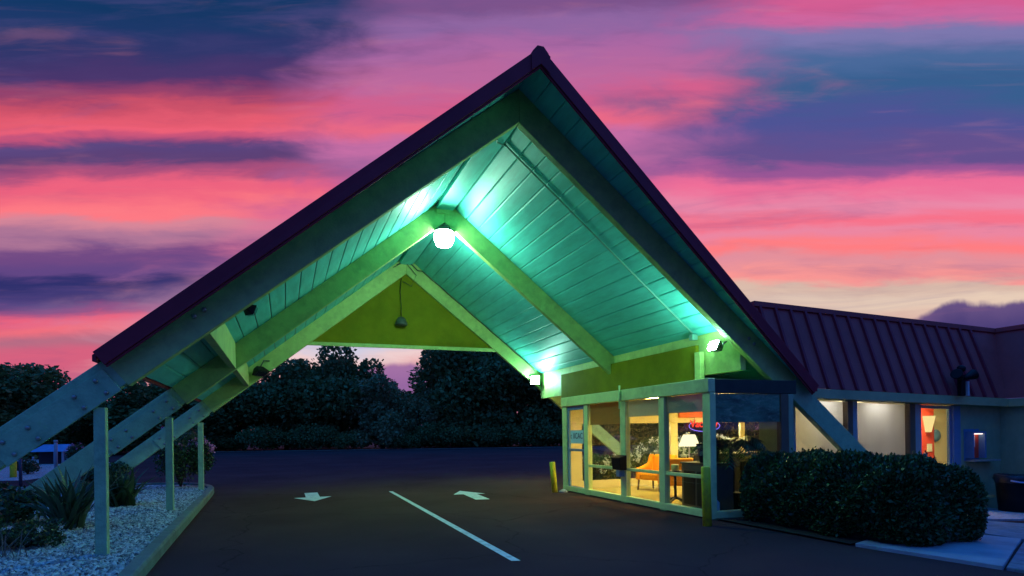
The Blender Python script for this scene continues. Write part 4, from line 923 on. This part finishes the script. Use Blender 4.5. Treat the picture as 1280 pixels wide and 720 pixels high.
# long straight cloud streaks lying across the view: z over the distance towards the sunset
v0 = M_('DIVIDE', z_, M_('MAXIMUM', fw_, .05))
az = M_('ARCTAN2', x_, y_)
u0 = M_('SUBTRACT', az, YAW)
u0 = M_('SUBTRACT', u0, M_('MULTIPLY', 6.28318, M_('ROUND', M_('DIVIDE', u0, 6.28318))))
def noise(us_, vs, seed, detail=5., rough=.55, dist=0.):
    cb_ = nt.nodes.new('ShaderNodeCombineXYZ'); L(M_('MULTIPLY', u0, us_), cb_.inputs[0]); L(M_('MULTIPLY', v0, vs), cb_.inputs[1]); cb_.inputs[2].default_value = seed
    n = nt.nodes.new('ShaderNodeTexNoise'); n.inputs['Scale'].default_value = 1.; n.inputs['Detail'].default_value = detail; n.inputs['Roughness'].default_value = rough; n.inputs['Distortion'].default_value = dist
    L(cb_.outputs[0], n.inputs['Vector']); return n.outputs[0]
big_ = M_('SUBTRACT', noise(2.2, 6., 3.1, 3.), .5); fine = M_('SUBTRACT', noise(5., 34., 8.2, 5., .6, .6), .5); mid = M_('SUBTRACT', noise(6., 16., 1.7, 5., .6, .4), .5)
# cloud streaks sag a little towards the sides of the view, as sheets of cloud do
v1 = M_('ADD', v0, M_('ADD', M_('MULTIPLY', big_, .075), M_('ADD', M_('MULTIPLY', mid, .06), M_('MULTIPLY', fine, .030))))
def ramp(fac, stops):
    n = nt.nodes.new('ShaderNodeValToRGB'); cr = n.color_ramp; cr.interpolation = 'EASE'
    while len(cr.elements) > 1: cr.elements.remove(cr.elements[-1])
    stops = sorted(stops); 
    for i, (p, c) in enumerate(stops):
        e_ = cr.elements[0] if i == 0 else cr.elements.new(min(1, p/.8)); e_.position = min(1, p/.8); e_.color = lin(*c)
    L(M_('DIVIDE', fac, .8, None, True), n.inputs[0]); return n.outputs[0]
kl = kr = km = 1/750
left = ramp(v1, [((548-y)*kl, c) for y, c in ((0,(2,54,102)),(30,(20,56,110)),(62,(42,54,112)),(100,(74,52,112)),(122,(150,60,108)),(138,(205,70,100)),(156,(232,80,106)),(164,(240,84,112)),(172,(205,75,118)),(190,(88,64,124)),(206,(92,62,118)),(222,(165,72,122)),(240,(238,86,120)),(272,(254,112,124)),(284,(215,130,150)),(300,(175,115,150)),(320,(112,70,132)),(343,(96,66,132)),(356,(42,44,108)),(368,(66,56,120)),(382,(150,75,130)),(398,(235,84,118)),(410,(240,100,118)),(430,(186,104,130)),(452,(215,88,122)),(480,(196,84,124)),(540,(150,90,130)))])
right = ramp(v1, [((532-y)*kr, c) for y, c in ((0,(222,88,150)),(16,(215,100,165)),(40,(128,122,182)),(76,(70,106,160)),(112,(48,94,146)),(150,(74,80,150)),(188,(98,76,142)),(204,(155,82,150)),(226,(240,100,148)),(250,(236,130,165)),(274,(248,104,132)),(290,(236,128,158)),(312,(255,116,122)),(330,(228,140,152)),(346,(252,146,142)),(360,(218,185,168)),(378,(232,204,182)),(410,(214,170,160)),(450,(220,150,150)),(530,(170,110,140)))])
midc = ramp(v1, [((540-y)*km, c) for y, c in ((0,(132,84,145)),(30,(150,104,170)),(60,(178,104,170)),(95,(192,102,162)),(125,(215,88,140)),(150,(235,95,130)),(175,(200,105,165)),(200,(180,100,160)),(240,(200,90,150)),(300,(225,110,150)),(380,(200,150,180)),(425,(205,205,228)),(440,(238,205,205)),(462,(235,165,165)),(480,(215,120,145)),(540,(190,110,140)))])
u1 = M_('ADD', M_('ADD', u0, M_('MULTIPLY', M_('SUBTRACT', v0, .4), -.55)), M_('ADD', M_('MULTIPLY', big_, .7), M_('MULTIPLY', mid, .35)))
sky = mixc(sstep(u1, -.52, -.24), left, midc); sky = mixc(sstep(u1, .05, .34), sky, right)
# low banks of cumulus: right of the canopy and in the gap under the gable
def bank(uc, uw, base, hgt, col1, col2, sky, sc, seed):
    n1 = noise(sc, 4., seed, 6., .55); up = M_('ADD', base, M_('MULTIPLY', n1, hgt))
    hump = M_('SUBTRACT', 1., M_('MULTIPLY', M_('POWER', M_('DIVIDE', M_('ABSOLUTE', M_('SUBTRACT', u0, uc)), uw), 4.), 1.))
    edge = M_('SUBTRACT', M_('MULTIPLY', up, M_('MAXIMUM', hump, 0.)), v0)
    f = sstep(edge, 0., .012); cc = mixc(sstep(edge, 0., .05), col1, col2); return mixc(f, sky, cc)
sky = bank(.70, .20, .165, .085, lin(104,80,132), lin(70,58,118), sky, 9., 4.4)
sky = bank(-.20, .10, .105, .035, lin(165,112,165), lin(150,100,160), sky, 12., 6.1)
# wispy texture: thin violet-grey veils and brighter lit streaks
w1 = noise(3.2, 15., 12.3, 7., .6, .8); w2 = noise(6., 34., 21.7, 5., .55, .5)
sky = mixc(M_('MULTIPLY', sstep(w1, .50, .72), .32), sky, lin(98,82,146)); sky = mixc(M_('MULTIPLY', sstep(w2, .54, .78), .10), sky, lin(255,150,150))
sky = mixc(M_('MULTIPLY', sstep(w2, .47, .26), .14), sky, lin(88,70,130))
hs_ = nt.nodes.new('ShaderNodeHueSaturation'); hs_.inputs['Saturation'].default_value = .96; L(sky, hs_.inputs['Color']); L(M_('SUBTRACT', 1., M_('MULTIPLY', sstep(v1, .45, .70), .10)), hs_.inputs['Value']); sky = hs_.outputs[0]
# the rest of the dome, out of the picture: deep blue dusk overhead and behind
nish = nt.nodes.new('ShaderNodeTexSky'); nish.sky_type = 'NISHITA'; nish.sun_disc = False; nish.sun_elevation = R(2); nish.sun_rotation = R(20); nish.air_density = 1.; nish.ozone_density = 4.
def vscale(c, k_):
    n = nt.nodes.new('ShaderNodeVectorMath'); n.operation = 'SCALE'; L(c, n.inputs[0]); n.inputs['Scale'].default_value = k_; return n.outputs[0]
def vadd(a, b):
    n = nt.nodes.new('ShaderNodeVectorMath'); n.operation = 'ADD'
    for i, v in enumerate((a, b)):
        if isinstance(v, tuple): n.inputs[i].default_value = v[:3]
        else: L(v, n.inputs[i])
    return n.outputs[0]
el_ = M_('MAXIMUM', z_, 0.)
rear = vadd(vscale(nish.outputs[0], .0004), mixc(sstep(el_, .1, .95), (.045,.066,.42,1), (.016,.245,1.05,1)))
f_out = M_('MAXIMUM', sstep(v0, .68, 1.25), sstep(M_('ABSOLUTE', u0), .95, 1.7))
sky = mixc(f_out, sky, rear)
sky = mixc(sstep(v0, .0, -.05), sky, (.02,.02,.03,1))
bg = nt.nodes.new('ShaderNodeBackground'); bg.inputs['Strength'].default_value = 1.; L(sky, bg.inputs[0]); wo = nt.nodes.new('ShaderNodeOutputWorld'); L(bg.outputs[0], wo.inputs[0])
sun = bpy.data.lights.new('sun', 'SUN'); sun.energy = .02; sun.angle = R(12); sun.color = (1.,.72,.66); so = bpy.data.objects.new('sun', sun); C.objects.link(so)
so.rotation_euler = (R(86), 0, R(180-20)+0)

# ------------------------------------------------------------------ render
S.view_settings.view_transform = 'Standard'; S.view_settings.look = 'None'; S.view_settings.exposure = 0; S.view_settings.gamma = 1
cy = S.cycles; cy.use_denoising = True; cy.max_bounces = 7; cy.diffuse_bounces = 3; cy.glossy_bounces = 3; cy.transparent_max_bounces = 16; cy.transmission_bounces = 4
cy.sample_clamp_indirect = 6.; cy.caustics_reflective = False; cy.caustics_refractive = False
